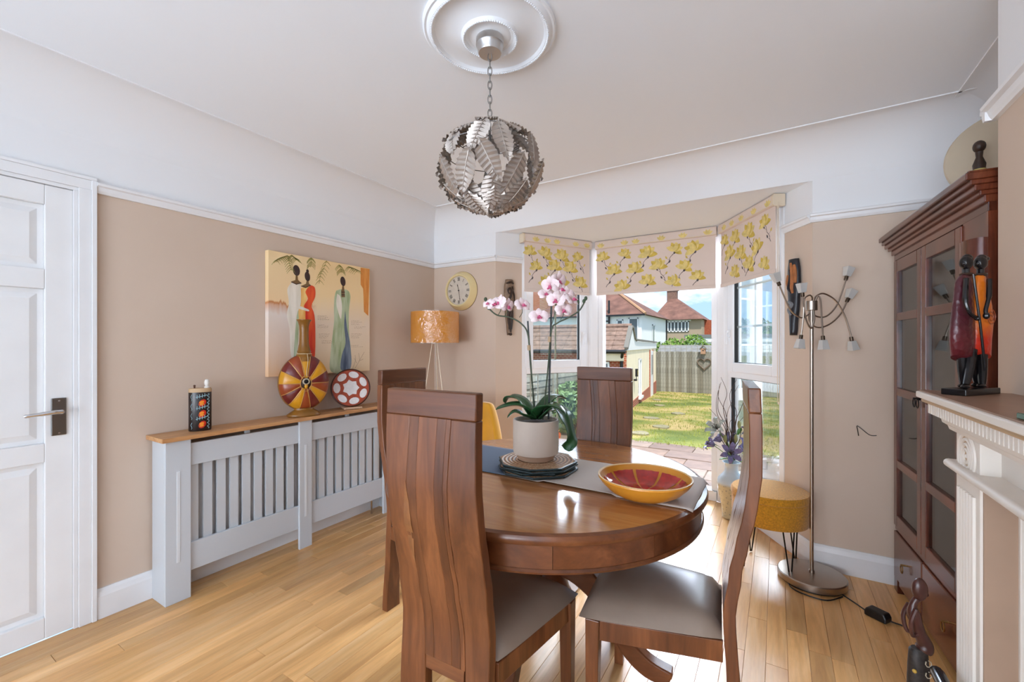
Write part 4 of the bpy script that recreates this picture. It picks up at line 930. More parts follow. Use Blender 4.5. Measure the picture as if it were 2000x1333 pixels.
# ------------------------------------------------------------------ carved wall plaques on the bay reveals
def plaque(name, label, base, ang, sx_, z0, z1, wmax, body, fig, figs):
    o = thing(name, label, 'wall carving', (base[0], base[1], 0), ang)
    hgt = z1 - z0
    def half(t): return wmax * .5 * interp([(0, .30), (.10, .42), (.45, .80), (.66, 1.0), (.85, .94), (1.0, .66)], t)
    n = 26; vs = []; fs = []; mcols = 9
    for i in range(n + 1):
        t = i / n; w_ = half(t)
        for k in range(mcols): q = -1 + 2 * k / (mcols - 1); vs.append((sx_ + q * w_, -.006 - .026 * math.sqrt(max(0, 1 - q * q)), z0 + hgt * t))
    for i in range(n):
        for k in range(mcols - 1): fs.append((i * mcols + k, i * mcols + k + 1, (i + 1) * mcols + k + 1, (i + 1) * mcols + k))
    MB().add(vs, fs).build('carved_board', body, o, smooth=True, solid=.012, angle=60)
    for nm, pts, m in figs:
        P_ = catmull([(p[0], p[1], 0) for p in pts], 6)
        mb = MB(); pp = []
        for p in P_: tt = p.y; q = p.x; pp.append((sx_ + q * half(tt), -.012 - .026 * math.sqrt(max(0, 1 - q * q)), z0 + hgt * tt))
        mb.tube(pp, [figw * (.5 + .5 * math.sin(math.pi * (i + .8) / (len(pp) + .6))) for i in range(len(pp))], 8).build(nm, m, o, smooth=True)
    return o
DKW = mat('dark_carved_wood', rgb(52, 34, 24), .45, var=.35, vscale=30, bump=.3, bscale=80); TANW = mat('worn_tan_wood', rgb(128, 104, 84), .55, var=.3, vscale=30)
figw = .011
plaque('wall_plaque', 'tapering dark carved wooden plaque on the wall between clock and window', (BL[0], BL[1]), aL, .125, 1.385, 1.865, .096, TANW, None,
       [('carved_figure', [(-.25, .74), (-.5, .80), (-.1, .84), (.15, .79), (0, .70), (-.3, .64), (-.4, .56), (.1, .52), (.5, .56)], DKW), ('carved_figure', [(.35, .88), (.5, .84), (.3, .80), (.7, .74), (.85, .65), (.8, .58)], DKW),
        ('carved_border', [(-.9, .93), (0, .95), (.9, .93)], DKW), ('carved_border', [(-.85, .50), (0, .49), (.85, .51)], DKW), ('carved_figure', [(-.5, .44), (-.6, .30), (-.5, .10)], DKW), ('carved_figure', [(.0, .46), (.0, .30), (0, .05)], DKW), ('carved_figure', [(.55, .44), (.6, .30), (.5, .1)], DKW), ('carved_border', [(-.9, .02), (0, .01), (.9, .02)], DKW)])
BLKW = mat('blue_black_wood', rgb(36, 38, 46), .35, var=.4, vscale=24); ORW = mat('burnt_orange_wood', rgb(176, 110, 62), .5, var=.25, vscale=24)
figw = .012
plaque('wall_plaque', 'dark carved plaque with orange panel on the wall behind the floor lamp', (CRN[0], CRN[1]), aR, .885, 1.36, 1.83, .105, BLKW, None,
       [('orange_panel', [(.15, .95), (.3, .85), (.35, .72), (.3, .62), (.45, .55)], ORW), ('orange_panel', [(.65, .92), (.7, .8), (.72, .68)], ORW), ('orange_panel', [(-.45, .8), (-.5, .7), (-.3, .63)], ORW), ('carved_figure', [(-.1, .86), (.1, .80), (0, .70), (-.3, .62), (.2, .56)], BLKW), ('carved_border', [(-.5, .45), (.4, .40), (-.3, .33), (.3, .26)], mat('pale_scratch', rgb(120, 124, 130), .5))])

# ------------------------------------------------------------------ tripod lamp with yellow shade and armchair in the corner
tl = thing('tripod_lamp', 'tripod floor lamp with ochre drum shade still in plastic wrap', 'lamp', (-2.455, 2.765, 0))
sh = MB().lathe([(.198, 1.318), (.200, 1.318), (.200, 1.574), (.198, 1.574)], 56, close=False)
SHM = mat('ochre_shade', rgb(222, 148, 40), .5, var=.06, vscale=8, coat=0.0)
sh.build('shade', SHM, tl, smooth=True)
PW = NT('plastic_wrap'); t_ = PW.n('ShaderNodeTexCoord'); z = PW.n('ShaderNodeTexNoise', i_Scale=9.0, i_Detail=4.0, i_Distortion=2.0); PW.l(t_.outputs['Object'], z.inputs['Vector'])
bmp = PW.n('ShaderNodeBump', i_Strength=.9, i_Distance=.03); PW.l(z.outputs[0], bmp.inputs['Height']); tr = PW.n('ShaderNodeBsdfTransparent'); gl = PW.n('ShaderNodeBsdfGlossy', i_Roughness=.12); PW.l(bmp.outputs[0], gl.inputs['Normal'])
ms = PW.n('ShaderNodeMixShader', i_0=.16); PW.l(tr.outputs[0], ms.inputs[1]); PW.l(gl.outputs[0], ms.inputs[2]); PW.l(ms.outputs[0], PW.o.inputs[0])
MB().lathe([(.202, 1.312), (.2035, 1.36), (.2028, 1.44), (.2038, 1.52), (.202, 1.580)], 64, close=False).build('plastic_wrap', PW.m, tl, smooth=True)
MB().lathe([(.198, 1.40), (.001, 1.40)], 24, close=False).build('shade_spider', TRIM, tl)
LEGM = mat('cream_metal', rgb(206, 188, 166), .4, .3)
for k in range(3):
    a = R(31.5 + 180 + 120 * k + 25); MB().tube([(.012 * math.cos(a), .012 * math.sin(a), 1.40), (.22 * math.cos(a), .22 * math.sin(a), 0.004)], .0048, 8).build('leg', LEGM, tl, smooth=True)
MB().tube([(.0, 0, 1.40), (.01, .01, .9), (-.02, .01, .4), (-.05, .0, .012)], .0025, 6).build('cord', mat('clear_cord', rgb(190, 180, 170), .5), tl, smooth=True)
ac = thing('armchair', 'mustard velvet tub chair in the corner behind the dining table', 'armchair', (-1.875, 2.335, 0), R(-131))
def shell(u, v):
    a = R(-200) + R(220) * u; rr = .27 + .02 * v; z = .40 + v * (.46 - .22 * (abs(2 * u - 1) ** 3)); return (rr * math.cos(a) * 1.0, rr * math.sin(a) * -.92 - .02, z)
def shell2(u, v):
    a = R(-10) + R(200) * u; back = max(0, math.sin(a)) ; k = abs(2 * u - 1); top = .88 - .30 * max(0, (k - .70) / .30) ** .9
    rr = .265 + .03 * v; return (rr * math.cos(a), -rr * 0.95 * math.sin(a), .40 + (top - .40) * v)
MB().grid(shell2, 36, 10).build('back_shell', MUSTV, ac, smooth=True, solid=.06, sub=1, angle=180)
MB().lathe([(.235, .33), (.255, .36), (.255, .43), (.24, .46), (.18, .475), (.001, .478)], 40, c=(0, .03, 0)).build('seat', MUSTV, ac, smooth=True)
for x, y in ((.17, .2), (-.17, .2), (.17, -.15), (-.17, -.15)): MB().tube([(x, y, .345), (x * 1.25, y * 1.25, 0.0)], [.016, .010], 10).build('leg', OAKL, ac, smooth=True)

# ------------------------------------------------------------------ seven-arm floor lamp
fx_, fy_ = .165, 2.890
fl2 = thing('floor_lamp', 'brushed nickel floor lamp with seven curved arms and frosted glass shades', 'floor lamp', (fx_, fy_, 0))
MB().lathe([(.150, 0), (.152, .004), (.150, .009)], 56).build('base_foot', BLACKP, fl2, smooth=True)
MB().lathe([(.158, .009), (.161, .012), (.161, .040), (.156, .045), (.02, .047), (.001, .047)], 64).build('base', NICKEL, fl2, smooth=True)
MB().tube([(0, 0, .045), (0, 0, 1.50)], .0095, 16).build('pole', NICKEL, fl2, smooth=True)
MB().lathe([(.026, 1.490), (.028, 1.492), (.028, 1.540), (.026, 1.542), (.001, 1.542)], 28).build('collar', NICKEL, fl2, smooth=True)
MB().lathe([(.014, .045), (.014, .06), (.010, .064)], 16).build('pole_nut', NICKEL, fl2, smooth=True)
FROST = mat('frosted_glass', rgb(232, 230, 226), .35, spec=.6); FROST.node_tree.nodes['Principled BSDF'].inputs['Transmission Weight'].default_value = .35
def fl_arm(pts, up, side):
    P_ = catmull([cw(*p) for p in pts], 7)
    arm = MB().tube(P_, .0042, 8).build('arm', NICKEL, fl2, smooth=True)
    d = (P_[-1] - P_[-2]).normalized(); e = P_[-1]; ax = d
    q = Vector((0, 0, 1)).rotation_difference(ax).to_matrix().to_4x4(); M = Matrix.Translation(e) @ q
    MB().lathe([(.0085, -.004), (.0095, .0), (.0095, .018), (.008, .020)], 14, M=M).build('socket', mat('bronze_socket', rgb(92, 78, 66), .35, .8), arm, smooth=True)
    MB().lathe([(.012, .019), (.019, .019), (.0195, .022), (.029, .070), (.0275, .071), (.0175, .024), (.012, .022)], 4, M=M @ Matrix.Rotation(R(45 + 31), 4, 'Z')).build('shade', FROST, arm, bevel=.003)
    MB().ball(M @ Vector((0, 0, .036)), .010, 10, 6, sz=1.3).build('bulb', FROST, arm, smooth=True)
c_ = 1.515
fl_arm([(.02, 0, c_ - .02), (-.02, 0, c_ - .05), (-.06, -.0, c_ - .065), (-.115, 0, c_ - .025), (-.155, 0, c_ + .06), (-.178, 0, c_ + .115)], 1, -1)
fl_arm([(-.006, -.01, c_ + .02), (-.012, -.02, c_ + .045), (-.035, -.03, c_ + .055), (-.062, -.03, c_ + .03), (-.064, -.03, c_ - .04), (-.072, -.03, c_ - .12), (-.078, -.03, c_ - .165)], -1, -1)
fl_arm([(-.004, -.02, c_ - .02), (-.006, -.03, c_ - .08), (-.025, -.03, c_ - .125), (-.050, -.03, c_ - .08), (-.064, -.03, c_ - .01), (-.070, -.03, c_ + .05)], 1, -1)
fl_arm([(.006, -.02, c_ + .02), (.010, -.035, c_ + .050), (.018, -.042, c_ + .03), (.022, -.046, c_ - .06), (.026, -.05, c_ - .17)], -1, 1)
fl_arm([(.014, 0, c_ + .02), (.022, 0, c_ + .05), (.065, 0, c_ + .068), (.13, 0, c_ + .03), (.18, 0, c_ - .05), (.21, 0, c_ - .14), (.218, 0, c_ - .175)], -1, 1)
fl_arm([(.0, .0, c_ - .02), (.02, .0, c_ - .055), (.075, 0, c_ - .060), (.13, 0, c_ - .01), (.165, 0, c_ + .07), (.188, 0, c_ + .145)], 1, 1)
fl_arm([(.0, .02, c_ - .02), (.01, .03, c_ - .085), (.055, .03, c_ - .118), (.12, .03, c_ - .10), (.18, .03, c_ - .045), (.218, .03, c_ + .028)], 1, 1)
cab = thing('lamp_cable', 'black cable with foot switch trailing from the floor lamp base', 'cable', (0, 0, 0))
SW = (.41, 2.655)
MB().tube(catmull([(.29, 2.80, .006), (.34, 2.74, .004), (.38, 2.68, .006), (.40, 2.66, .016)], 6), .0032, 6).build('cord', BLACKP, cab, smooth=True)
MB().tube(catmull([(.43, 2.645, .016), (.46, 2.64, .008), (.49, 2.64, .004), (.505, 2.63, .004)], 6), .0032, 6).build('cord', BLACKP, cab, smooth=True)
MB().tube(catmull([(.05, 2.83, .004), (.07, 2.74, .004), (.14, 2.70, .004), (.22, 2.70, .004), (.29, 2.78, .004)], 6), .0032, 6).build('cord', BLACKP, cab, smooth=True)
MB().prism([(-.045, 0), (.045, 0), (.045, .022), (.036, .040), (-.036, .040), (-.045, .022)], 'y', -.026, .026, M=Matrix.Translation((SW[0], SW[1], .001)) @ Matrix.Rotation(R(-35), 4, 'Z')).build('foot_switch', BLACKP, cab, bevel=.006)

# ------------------------------------------------------------------ pouffe stool
st = thing('pouffe', 'round mustard boucle pouffe on black hairpin legs beside the floor lamp', 'stool', (-.035, 2.965, 0))
MB().lathe([(.150, .272), (.195, .276), (.199, .284), (.199, .405), (.196, .410)], 56).build('drum', MUSTB, st, smooth=True)
MB().lathe([(.199, .411), (.204, .415), (.204, .440), (.196, .452), (.16, .458), (.001, .460)], 56).build('lid', MUSTB, st, smooth=True)
for k in range(4):
    a = R(38 + 90 * k); ca, sa = math.cos(a), math.sin(a); tx, ty = -sa, ca
    MB().tube([(.15 * ca + .035 * tx, .15 * sa + .035 * ty, .272), (.165 * ca + .004 * tx, .165 * sa + .004 * ty, .006), (.165 * ca - .004 * tx, .165 * sa - .004 * ty, .006), (.15 * ca - .035 * tx, .15 * sa - .035 * ty, .272)], .0042, 6).build('leg', IRON, st, smooth=True)

# ------------------------------------------------------------------ floor vase with silk lilies
vz = thing('floor_vase', 'tall blue and cream patterned vase on the floor by the garden doorway', 'vase', (-.290, 3.625, 0))
kv = NT('crackled_vase'); t_ = kv.n('ShaderNodeTexCoord'); sx = kv.n('ShaderNodeSeparateXYZ'); kv.l(t_.outputs['Object'], sx.inputs[0])
vn = kv.n('ShaderNodeTexVoronoi', i_Scale=55.0); kv.l(t_.outputs['Object'], vn.inputs['Vector']); vn2 = kv.n('ShaderNodeTexNoise', i_Scale=26.0, i_Detail=4.0); kv.l(t_.outputs['Object'], vn2.inputs['Vector'])
pat = kv.mix(vn2.outputs[0], kv.ramp(vn.outputs[0], [(.1, rgb(70, 84, 104)), (.4, rgb(206, 190, 150))]), rgb(176, 166, 140))
bnd = kv.ramp(sx.outputs[2], [(.25, (0, 0, 0, 1)), (.27, (1, 1, 1, 1))])
kv.l(kv.mix(bnd, pat, rgb(196, 208, 216)), kv.b.inputs['Base Color']); kv.b.inputs['Roughness'].default_value = .2
MB().lathe([(.058, 0), (.062, .004), (.064, .014), (.060, .03), (.068, .10), (.090, .20), (.098, .255), (.092, .295), (.062, .330), (.046, .352), (.043, .385), (.056, .415), (.062, .420), (.056, .421), (.040, .39)], 44).build('vase_body', kv.m, vz, smooth=True)
bq = thing('lily_arrangement', 'artificial lilac and white lilies with twisted willow twigs in the floor vase', 'flowers', (-.290, 3.625, 0))
TW = mat('willow_twig', rgb(74, 52, 40), .8); rt_ = random.Random(21)
for k in range(11):
    a0 = rt_.uniform(-.17, .16); b0 = rt_.uniform(-.05, .06); hgt = rt_.uniform(.78, 1.06); ph = rt_.uniform(0, 6)
    pts = [cw(0, 0, .38)] + [cw(a0 * (t / 6) * (.9 if t < 4 else 1) + .022 * math.sin(t * 1.9 + ph) * t / 6, b0 * t / 6 + .02 * math.cos(t * 2.2 + ph) * t / 6, .38 + (hgt - .38) * t / 6) for t in range(1, 7)]
    P_ = catmull(pts, 5); MB().tube(P_, [.0042 - .0030 * i / (len(P_) - 1) for i in range(len(P_))], 5).build('twig', TW, bq, smooth=True)
def lily_mesh():
    m = MB()
    for k in range(6):
        a = 2 * math.pi * k / 6; n = 8; vs = []; fs = []
        for i in range(n + 1):
            t = i / n; rr = .012 + .070 * t * (1 - .12 * t); h_ = .062 * math.sin(t * 2.0) - .018 * t * t; w_ = .017 * math.sin(math.pi * (.12 + .86 * t)) ** .8
            for q in (-1, 0, 1): vs.append((rr * math.cos(a) - q * w_ * math.sin(a), rr * math.sin(a) + q * w_ * math.cos(a), h_ + .004 * abs(q)))
        for i in range(n):
            for q in range(2): fs.append((i * 3 + q, i * 3 + q + 1, i * 3 + 4 + q, i * 3 + 3 + q))
        m.add(vs, fs)
    return m
def lilymat(n, a, b):
    k = NT(n); t = k.n('ShaderNodeTexCoord'); l2 = k.n('ShaderNodeVectorMath', operation='LENGTH'); k.l(t.outputs['Object'], l2.inputs[0]); nz_ = k.n('ShaderNodeTexNoise', i_Scale=60.0); k.l(t.outputs['Object'], nz_.inputs['Vector'])
    mm_ = k.n('ShaderNodeMath', operation='MULTIPLY', i_1=11.0); k.l(l2.outputs['Value'], mm_.inputs[0]); k.l(k.mix(.35, k.ramp(mm_.outputs[0], [(.1, rgb(70, 80, 60)), (.45, a), (.95, b)]), k.ramp(nz_.outputs[0], [(.4, a), (.6, b)])), k.b.inputs['Base Color']); k.b.inputs['Roughness'].default_value = .6; return k.m
lil1, lil2 = lilymat('lilac_petal', rgb(146, 140, 184), rgb(104, 92, 132)), lilymat('white_petal', rgb(214, 218, 208), rgb(150, 164, 160))
lyA = lily_mesh().mesh('lily_bloom'); lyB = lyA.copy()
ANTH = mat('stamen', rgb(60, 44, 40), .7); am = MB()
for k in range(5): a = 2 * math.pi * k / 5; am.tube([(0, 0, .005), (.014 * math.cos(a), .014 * math.sin(a), .05)], .0014, 4); am.ball((.014 * math.cos(a), .014 * math.sin(a), .052), .0035, 6, 4)
ame = am.mesh('stamens')
for (a, b, z, tilt, az, me, mt, s) in ((-.135, -.02, .545, 60, 160, lyA, lil1, 1.0), (-.045, -.07, .500, 75, -90, lyA, lil1, 1.1), (.055, -.05, .520, 60, -60, lyA, lil1, 1.2), (.115, -.01, .60, 50, 20, lyA, lil1, 1.1), (-.110, -.03, .665, 55, 200, lyB, lil2, 1.15), (.0, .05, .56, 40, 90, lyA, lil1, 1.0), (-.07, .01, .57, 50, 150, lyA, lil1, .9)):
    o = link('lily_bloom', me, mt, bq, smooth=True, angle=180, loc=cw(a, b, z)); o.scale = (s, s, s)
    o.rotation_euler = (R(tilt) * -math.sin(R(az + 31)), R(tilt) * math.cos(R(az + 31)), 0)
    link('stamens', ame, ANTH, o, smooth=True)
GRN = mat('silk_leaf_green', rgb(84, 132, 54), .5, var=.2, vscale=14); SAGEL = mat('silk_bud', rgb(150, 150, 96), .6, var=.15, vscale=20)
for (a, b, z, l, az, el) in ((-.03, -.03, .45, .10, 200, 20), (.03, -.05, .44, .09, -60, 10), (-.01, 0, .50, .12, 120, 70), (.06, .02, .62, .09, 30, 60), (-.05, .0, .60, .08, 180, 50), (.02, -.02, .47, .10, 260, 30), (-.08, .0, .53, .09, 170, 35)):
    d = Vector(cw(math.cos(R(az)) * math.cos(R(el)), math.sin(R(az)) * math.cos(R(el)), math.sin(R(el)))); p0 = Vector(cw(a, b, z)); s_v = d.cross(Vector((0, 0, 1))).normalized(); vs = []
    for i in range(7): t = i / 6; w_ = .018 * math.sin(math.pi * (.08 + .88 * t)); c0 = p0 + d * l * t - Vector((0, 0, .03 * t * t)); vs += [c0 - s_v * w_, c0 + s_v * w_]
    MB().add(vs, [(2 * i, 2 * i + 1, 2 * i + 3, 2 * i + 2) for i in range(6)]).build('leaf', GRN, bq, smooth=True, solid=.0015, angle=180)
for (a, b, z) in ((-.06, -.03, .60), (.025, -.02, .60), (.06, .0, .70)): MB().ball(cw(a, b, z), .013, 8, 8, sz=2.4).build('lily_bud', SAGEL, bq, smooth=True)
for (a, b, z) in ((-.135, -.02, .545), (-.045, -.07, .50), (.055, -.05, .52), (.115, -.01, .60), (-.11, -.03, .665), (.06, 0, .68)): MB().tube(catmull([cw(0, 0, .39), cw(a * .4, b * .4, .39 + (z - .39) * .6), cw(a, b, z)], 4), .0028, 5).build('stem', GRN, bq, smooth=True)

# ------------------------------------------------------------------ glazed display cabinet in the alcove
ca_ = R(3.7)
cb = thing('display_cabinet', 'tall mahogany display cabinet with glazed doors and two drawers in the alcove', 'cabinet', (.535, 3.028, 0), ca_)
CD, CW = .355, .985                                       # depth (local x), width (local -y)
MB().box(.02, CD, -.02, 0, .06, 1.80).build('side_panel', MAHV, cb); MB().box(.02, CD, -CW, -CW + .02, .06, 1.80).build('side_panel', MAHV, cb)
MB().box(CD - .012, CD, -CW + .02, -.02, .06, 1.80).build('back_panel', mat('cabinet_back', rgb(96, 88, 84), .6), cb)
for z in (.345, .70, 1.06, 1.43): MB().box(.03, CD - .012, -CW + .02, -.02, z - .009, z + .009).build('shelf', MAHO, cb)
MB().box(.02, CD, -CW, 0, 1.785, 1.80).build('top', MAHO, cb)
cor = MB()
for z0, z1, o in ((1.775, 1.80, .010), (1.80, 1.815, .022), (1.815, 1.835, .036), (1.835, 1.852, .048), (1.852, 1.875, .060), (1.875, 1.882, .054)): cor.box(-o, CD, -CW - o * .3, min(o, .022), z0, z1)
cor.build('cornice', MAHO, cb, bevel=.004)
MB().box(0, .022, -CW, 0, 1.745, 1.785).build('frieze_rail', MAHO, cb, bevel=.002)
MB().box(.004, .022, -CW, -.0, .32, .348).build('waist_moulding', MAHO, cb, bevel=.003)
# stiles
MB().box(0, .022, -.016, 0, .345, 1.745).build('stile', MAHV, cb); MB().box(0, .022, -CW, -.802, .345, 1.745).build('stile', MAHV, cb)
pil = MB().prism([(.0, -.825)] + [(-.034 * math.sin(math.pi * i / 10), -.890 + .065 * math.cos(math.pi * i / 10)) for i in range(11)] + [(.0, -.955)], 'z', .345, 1.665).build('half_round_pilaster', MAHV, cb, smooth=True)
def cab_door(ya, yb, knob_y):
    d = MB(); z0, z1 = .352, 1.740; st_ = .048
    rz = [(z0, z0 + .06), (.660, .700), (1.036, 1.076), (1.425, 1.465), (z1 - .062, z1)]
    d.box(-.006, .020, ya, ya + st_, z0, z1).box(-.006, .020, yb - st_, yb, z0, z1)
    o = d.build('door', MAHV, cb, bevel=.003)
    for a, b in rz: MB().box(-.006, .020, ya + st_, yb - st_, a, b).build('door_rail', MAHO, o, bevel=.003)
    for (a, b) in zip(rz, rz[1:]):
        MB().box(.006, .010, ya + st_ - .004, yb - st_ + .004, a[1] - .004, b[0] + .004).build('pane', CGLASS, o)
    kb = MB().tube([(-.006, knob_y, 1.055), (-.028, knob_y, 1.055)], .004, 8); kb.tube([(-.024, knob_y + .014 * math.sin(2 * math.pi * i / 14), 1.036 - .020 * math.cos(2 * math.pi * i / 14) + .0) for i in range(15)], .0022, 6); kb.build('ring_handle', IRON, o, smooth=True)
cab_door(-.402, -.018, -.386); cab_door(-.800, -.410, -.428)
def cab_drawer(ya, yb):
    o = MB().box(-.004, .020, ya, yb, .075, .318).build('drawer', MAHO, cb, bevel=.004); ym = (ya + yb) / 2
    kb = MB().tube([(-.004, ym, .212), (-.026, ym, .212)], .0045, 8); kb.tube([(-.022, ym + .016 * math.sin(2 * math.pi * i / 14), .192 - .020 * math.cos(2 * math.pi * i / 14)) for i in range(15)], .0026, 6); kb.build('ring_handle', BRASS, o, smooth=True)
cab_drawer(-.400, -.012); cab_drawer(-.975, -.412)
for y0, y1 in ((-.055, 0), (-CW, -CW + .055)): MB().box(0, .05, y0, y1, 0, .075).box(CD - .05, CD, y0, y1, 0, .075).build('foot', MAHV, cb, bevel=.003)
MB().box(.004, .02, -CW + .055, -.055, .045, .075).build('plinth_rail', MAHO, cb)
def cpt(x, y, z): v = Matrix.Rotation(ca_, 4, 'Z') @ Vector((x, y, 0)); return (.535 + v.x, 3.028 + v.y, z)
# glassware on the shelves
wg = MB().lathe([(.030, 0), (.030, .002), (.005, .006), (.004, .065), (.012, .075), (.032, .100), (.036, .130), (.031, .165), (.0298, .165), (.034, .13), (.030, .102), (.010, .079)], 20, close=False).mesh('glass_body')
gb = MB().lathe([(.026, 0), (.034, .004), (.036, .085), (.0345, .085), (.032, .010), (.001, .008)], 20).mesh('glass_body')
fl_ = MB().lathe([(.026, 0), (.026, .002), (.004, .006), (.0035, .07), (.014, .09), (.022, .20), (.0208, .20), (.012, .092)], 18, close=False).mesh('glass_body')
def ware(name, me, m, cat, grp, items):
    for p, label in items:
        o = link(name, me, m, None, smooth=True, angle=50, loc=cpt(*p)); o['label'] = label; o['category'] = cat; o['group'] = grp
G3_ = 'wine glasses on the third cabinet shelf'
ware('wine_glass', wg, CRYSTAL, 'wine glass', G3_, [((.09, -.50, .7095), 'wine glass on the third shelf, beside the meeting of the two cabinet doors'), ((.09, -.60, .7095), 'middle wine glass behind the third pane of the cabinet door nearer the fireplace'), ((.09, -.70, .7095), 'wine glass on the third shelf, next to the red and white figurine'),
     ((.10, -.13, .7095), 'wine glass on the third cabinet shelf, closest to the back wall'), ((.10, -.25, .7095), 'wine glass in the middle of the third pane, cabinet door nearer the corner')])
ware('tumbler', gb, CRYSTAL, 'tumbler', 'tumblers in the cabinet', [((.09, -.62, 1.0695), 'glass tumbler beside the decanter behind the second cabinet pane'), ((.11, -.15, 1.0695), 'lone glass tumbler behind the second pane of the cabinet door nearer the corner'), ((.10, -.57, .3545), 'glass tumbler on the lowest shelf, cabinet door nearer the fireplace'), ((.11, -.20, .3545), 'glass tumbler on the lowest shelf, cabinet door nearer the corner')])
ware('champagne_flute', fl_, CRYSTAL, 'champagne flute', 'flutes on the top shelf', [((.10, -.52, 1.4395), 'tall champagne flute on the top shelf, cabinet door nearer the fireplace'), ((.13, -.16, 1.4395), 'tall champagne flute on the top shelf, cabinet door nearer the corner')])
dec = thing('decanter', 'slim glass decanter with gold band on the shelf behind the second cabinet pane', 'decanter', cpt(.11, -.51, 1.0695))
MB().lathe([(.034, 0), (.038, .01), (.036, .09), (.014, .15), (.012, .20), (.018, .215), (.016, .215), (.010, .20)], 24).build('decanter_body', CRYSTAL, dec, smooth=True)
MB().lathe([(.0375, .06), (.039, .065), (.039, .075), (.037, .08)], 24, close=False).build('gold_band', BRASS, dec, smooth=True); MB().ball((0, 0, .232), .015, 12, 8).build('stopper', CRYSTAL, dec, smooth=True)
orn = thing('china_figurine', 'small red and white china figurine in the display cabinet', 'figurine', cpt(.10, -.775, .7095))
MB().lathe([(.024, 0), (.022, .03), (.012, .06), (.014, .075)], 16).build('skirt', mat('china_red', rgb(196, 40, 44), .25), orn, smooth=True); MB().ball((0, 0, .088), .015, 12, 8).build('head', mat('china_white', rgb(236, 232, 226), .25), orn, smooth=True)
fan = thing('fan_ornament', 'cream fan-shaped plate standing on top of the display cabinet', 'plate', cpt(.235, -.51, 1.8825), R(0))
MB().lathe([(.185, -.008), (.19, 0), (.185, .008), (.001, .006)], 56, M=Matrix.Translation((0, 0, .194)) @ Matrix.Rotation(R(-105), 4, 'Z') @ Matrix.Rotation(R(90 - 8), 4, 'Y')).build('plate_body', mat('cream_plate', rgb(196, 180, 156), .45, var=.05), fan, smooth=True)
MB().box(-.04, .04, -.05, .05, 0, .012).build('plate_stand', MAHO, fan)
cf = thing('carved_figure', 'small dark carved figure in yellow cloth on top of the display cabinet', 'figurine', cpt(.12, -.585, 1.8825))
MB().lathe([(.022, 0), (.022, .02), (.018, .06), (.020, .12)], 16).build('yellow_cloth', mat('yellow_cloth', rgb(186, 168, 96), .8, var=.2, vscale=60), cf, smooth=True)
MB().lathe([(.018, .12), (.020, .14), (.010, .17), (.012, .19)], 14).ball((0, 0, .212), .020, 12, 8, sz=1.2).build('carved_body', DKW, cf, smooth=True)

# ------------------------------------------------------------------ fire surround on the chimney breast
fs_ = thing('fire_surround', 'cream painted fire surround with dentil moulding and bullseye corner block', 'fireplace')
CRW = mat('surround_paint', rgb(228, 220, 210), .45, var=.02); GROOVE = mat('groove_tan', rgb(190, 160, 124), .6)
Y1, Y0 = 1.800, .52; SXF = .460
MTOP = 1.155
TANTOP = mat('mantel_top_paint', rgb(150, 116, 94), .35, var=.12, vscale=9)
MB().box(.394, .600, .44, 1.878, MTOP - .004, MTOP).build('shelf_top', TANTOP, fs_)
MB().box(.386, .600, .43, 1.884, MTOP - .024, MTOP - .004).build('shelf', CRW, fs_, bevel=.004)
MB().tube([(.402, .44, MTOP - .031), (.402, 1.866, MTOP - .031)], .007, 8).box(.402, .60, .45, 1.868, MTOP - .038, MTOP - .024).build('shelf_bead', GROOVE, fs_, smooth=True)
MB().box(.420, .600, .47, 1.845, MTOP - .075, MTOP - .038).build('dentil_band', CRW, fs_)
y = 1.845 - .0
dm = MB().box(-.013, .0, -.0145, 0, -.030, 0).mesh('dentil'); k = 0
while y > .95:
    link('dentil', dm, CRW, fs_, loc=(.420, y, MTOP - .039)); y -= .0215; k += 1
MB().prism([(.600, MTOP - .075), (.430, MTOP - .075), (.434, MTOP - .092), (.446, MTOP - .100), (.450, MTOP - .112), (SXF, MTOP - .118), (.600, MTOP - .118)], 'y', .50, 1.822).build('bed_moulding', CRW, fs_, smooth=True)
for (ya, yb) in ((Y1 - .175, Y1), (Y0, Y0 + .175)):
    p = MB().box(SXF, .600, ya, yb, 0, MTOP - .118).build('pilaster', CRW, fs_, bevel=.002); yc = (ya + yb) / 2
    for rr in (.062, .047, .033, .019): MB().tube([(SXF - .0008, yc + rr * math.cos(2 * math.pi * i / 40), .985 + rr * math.sin(2 * math.pi * i / 40)) for i in range(41)], .0052, 8, caps=False).build('bullseye_ring', CRW, p, smooth=True)
    MB().lathe([(.068, 0), (.001, .0005)], 40, M=Matrix.Translation((SXF - .001, yc, .985)) @ Matrix.Rotation(R(-90), 4, 'Y'), close=False).build('bullseye_ground', GROOVE, p)
    MB().ball((SXF - .001, yc, .985), .006, 10, 6).build('bullseye_boss', CRW, p, smooth=True)
    for i in range(6): yy_ = ya + .022 + (yb - ya - .044) * (i + .5) / 6; MB().tube([(SXF - .001, yy_, .12), (SXF - .001, yy_, .885)], .0072, 8).build('reed', CRW, p, smooth=True)
    MB().box(SXF - .012, .60, ya - .008, yb + .008, 0, .10).build('plinth_block', CRW, p, bevel=.003)
MB().box(.500, .600, Y0 + .175, Y1 - .175, .93, MTOP - .118).build('frieze_panel', CRW, fs_)
MB().tube([(.447, .50, .942), (.447, 1.815, .942)], .0125, 12).box(.447, .60, .50, 1.815, .930, .954).build('frieze_moulding', CRW, fs_, smooth=True)
MB().box(.545, .600, Y0 + .175, Y1 - .175, 0, .93).build('inner_slip', mat('slip_tan', rgb(196, 172, 150), .6, var=.08, vscale=5), fs_)
MB().box(.530, .546, Y0 + .175, Y1 - .175 - .085, 0, .93).build('hearth_panel', mat('panel_tan', rgb(184, 160, 140), .5, var=.05, vscale=4), fs_, bevel=.003)
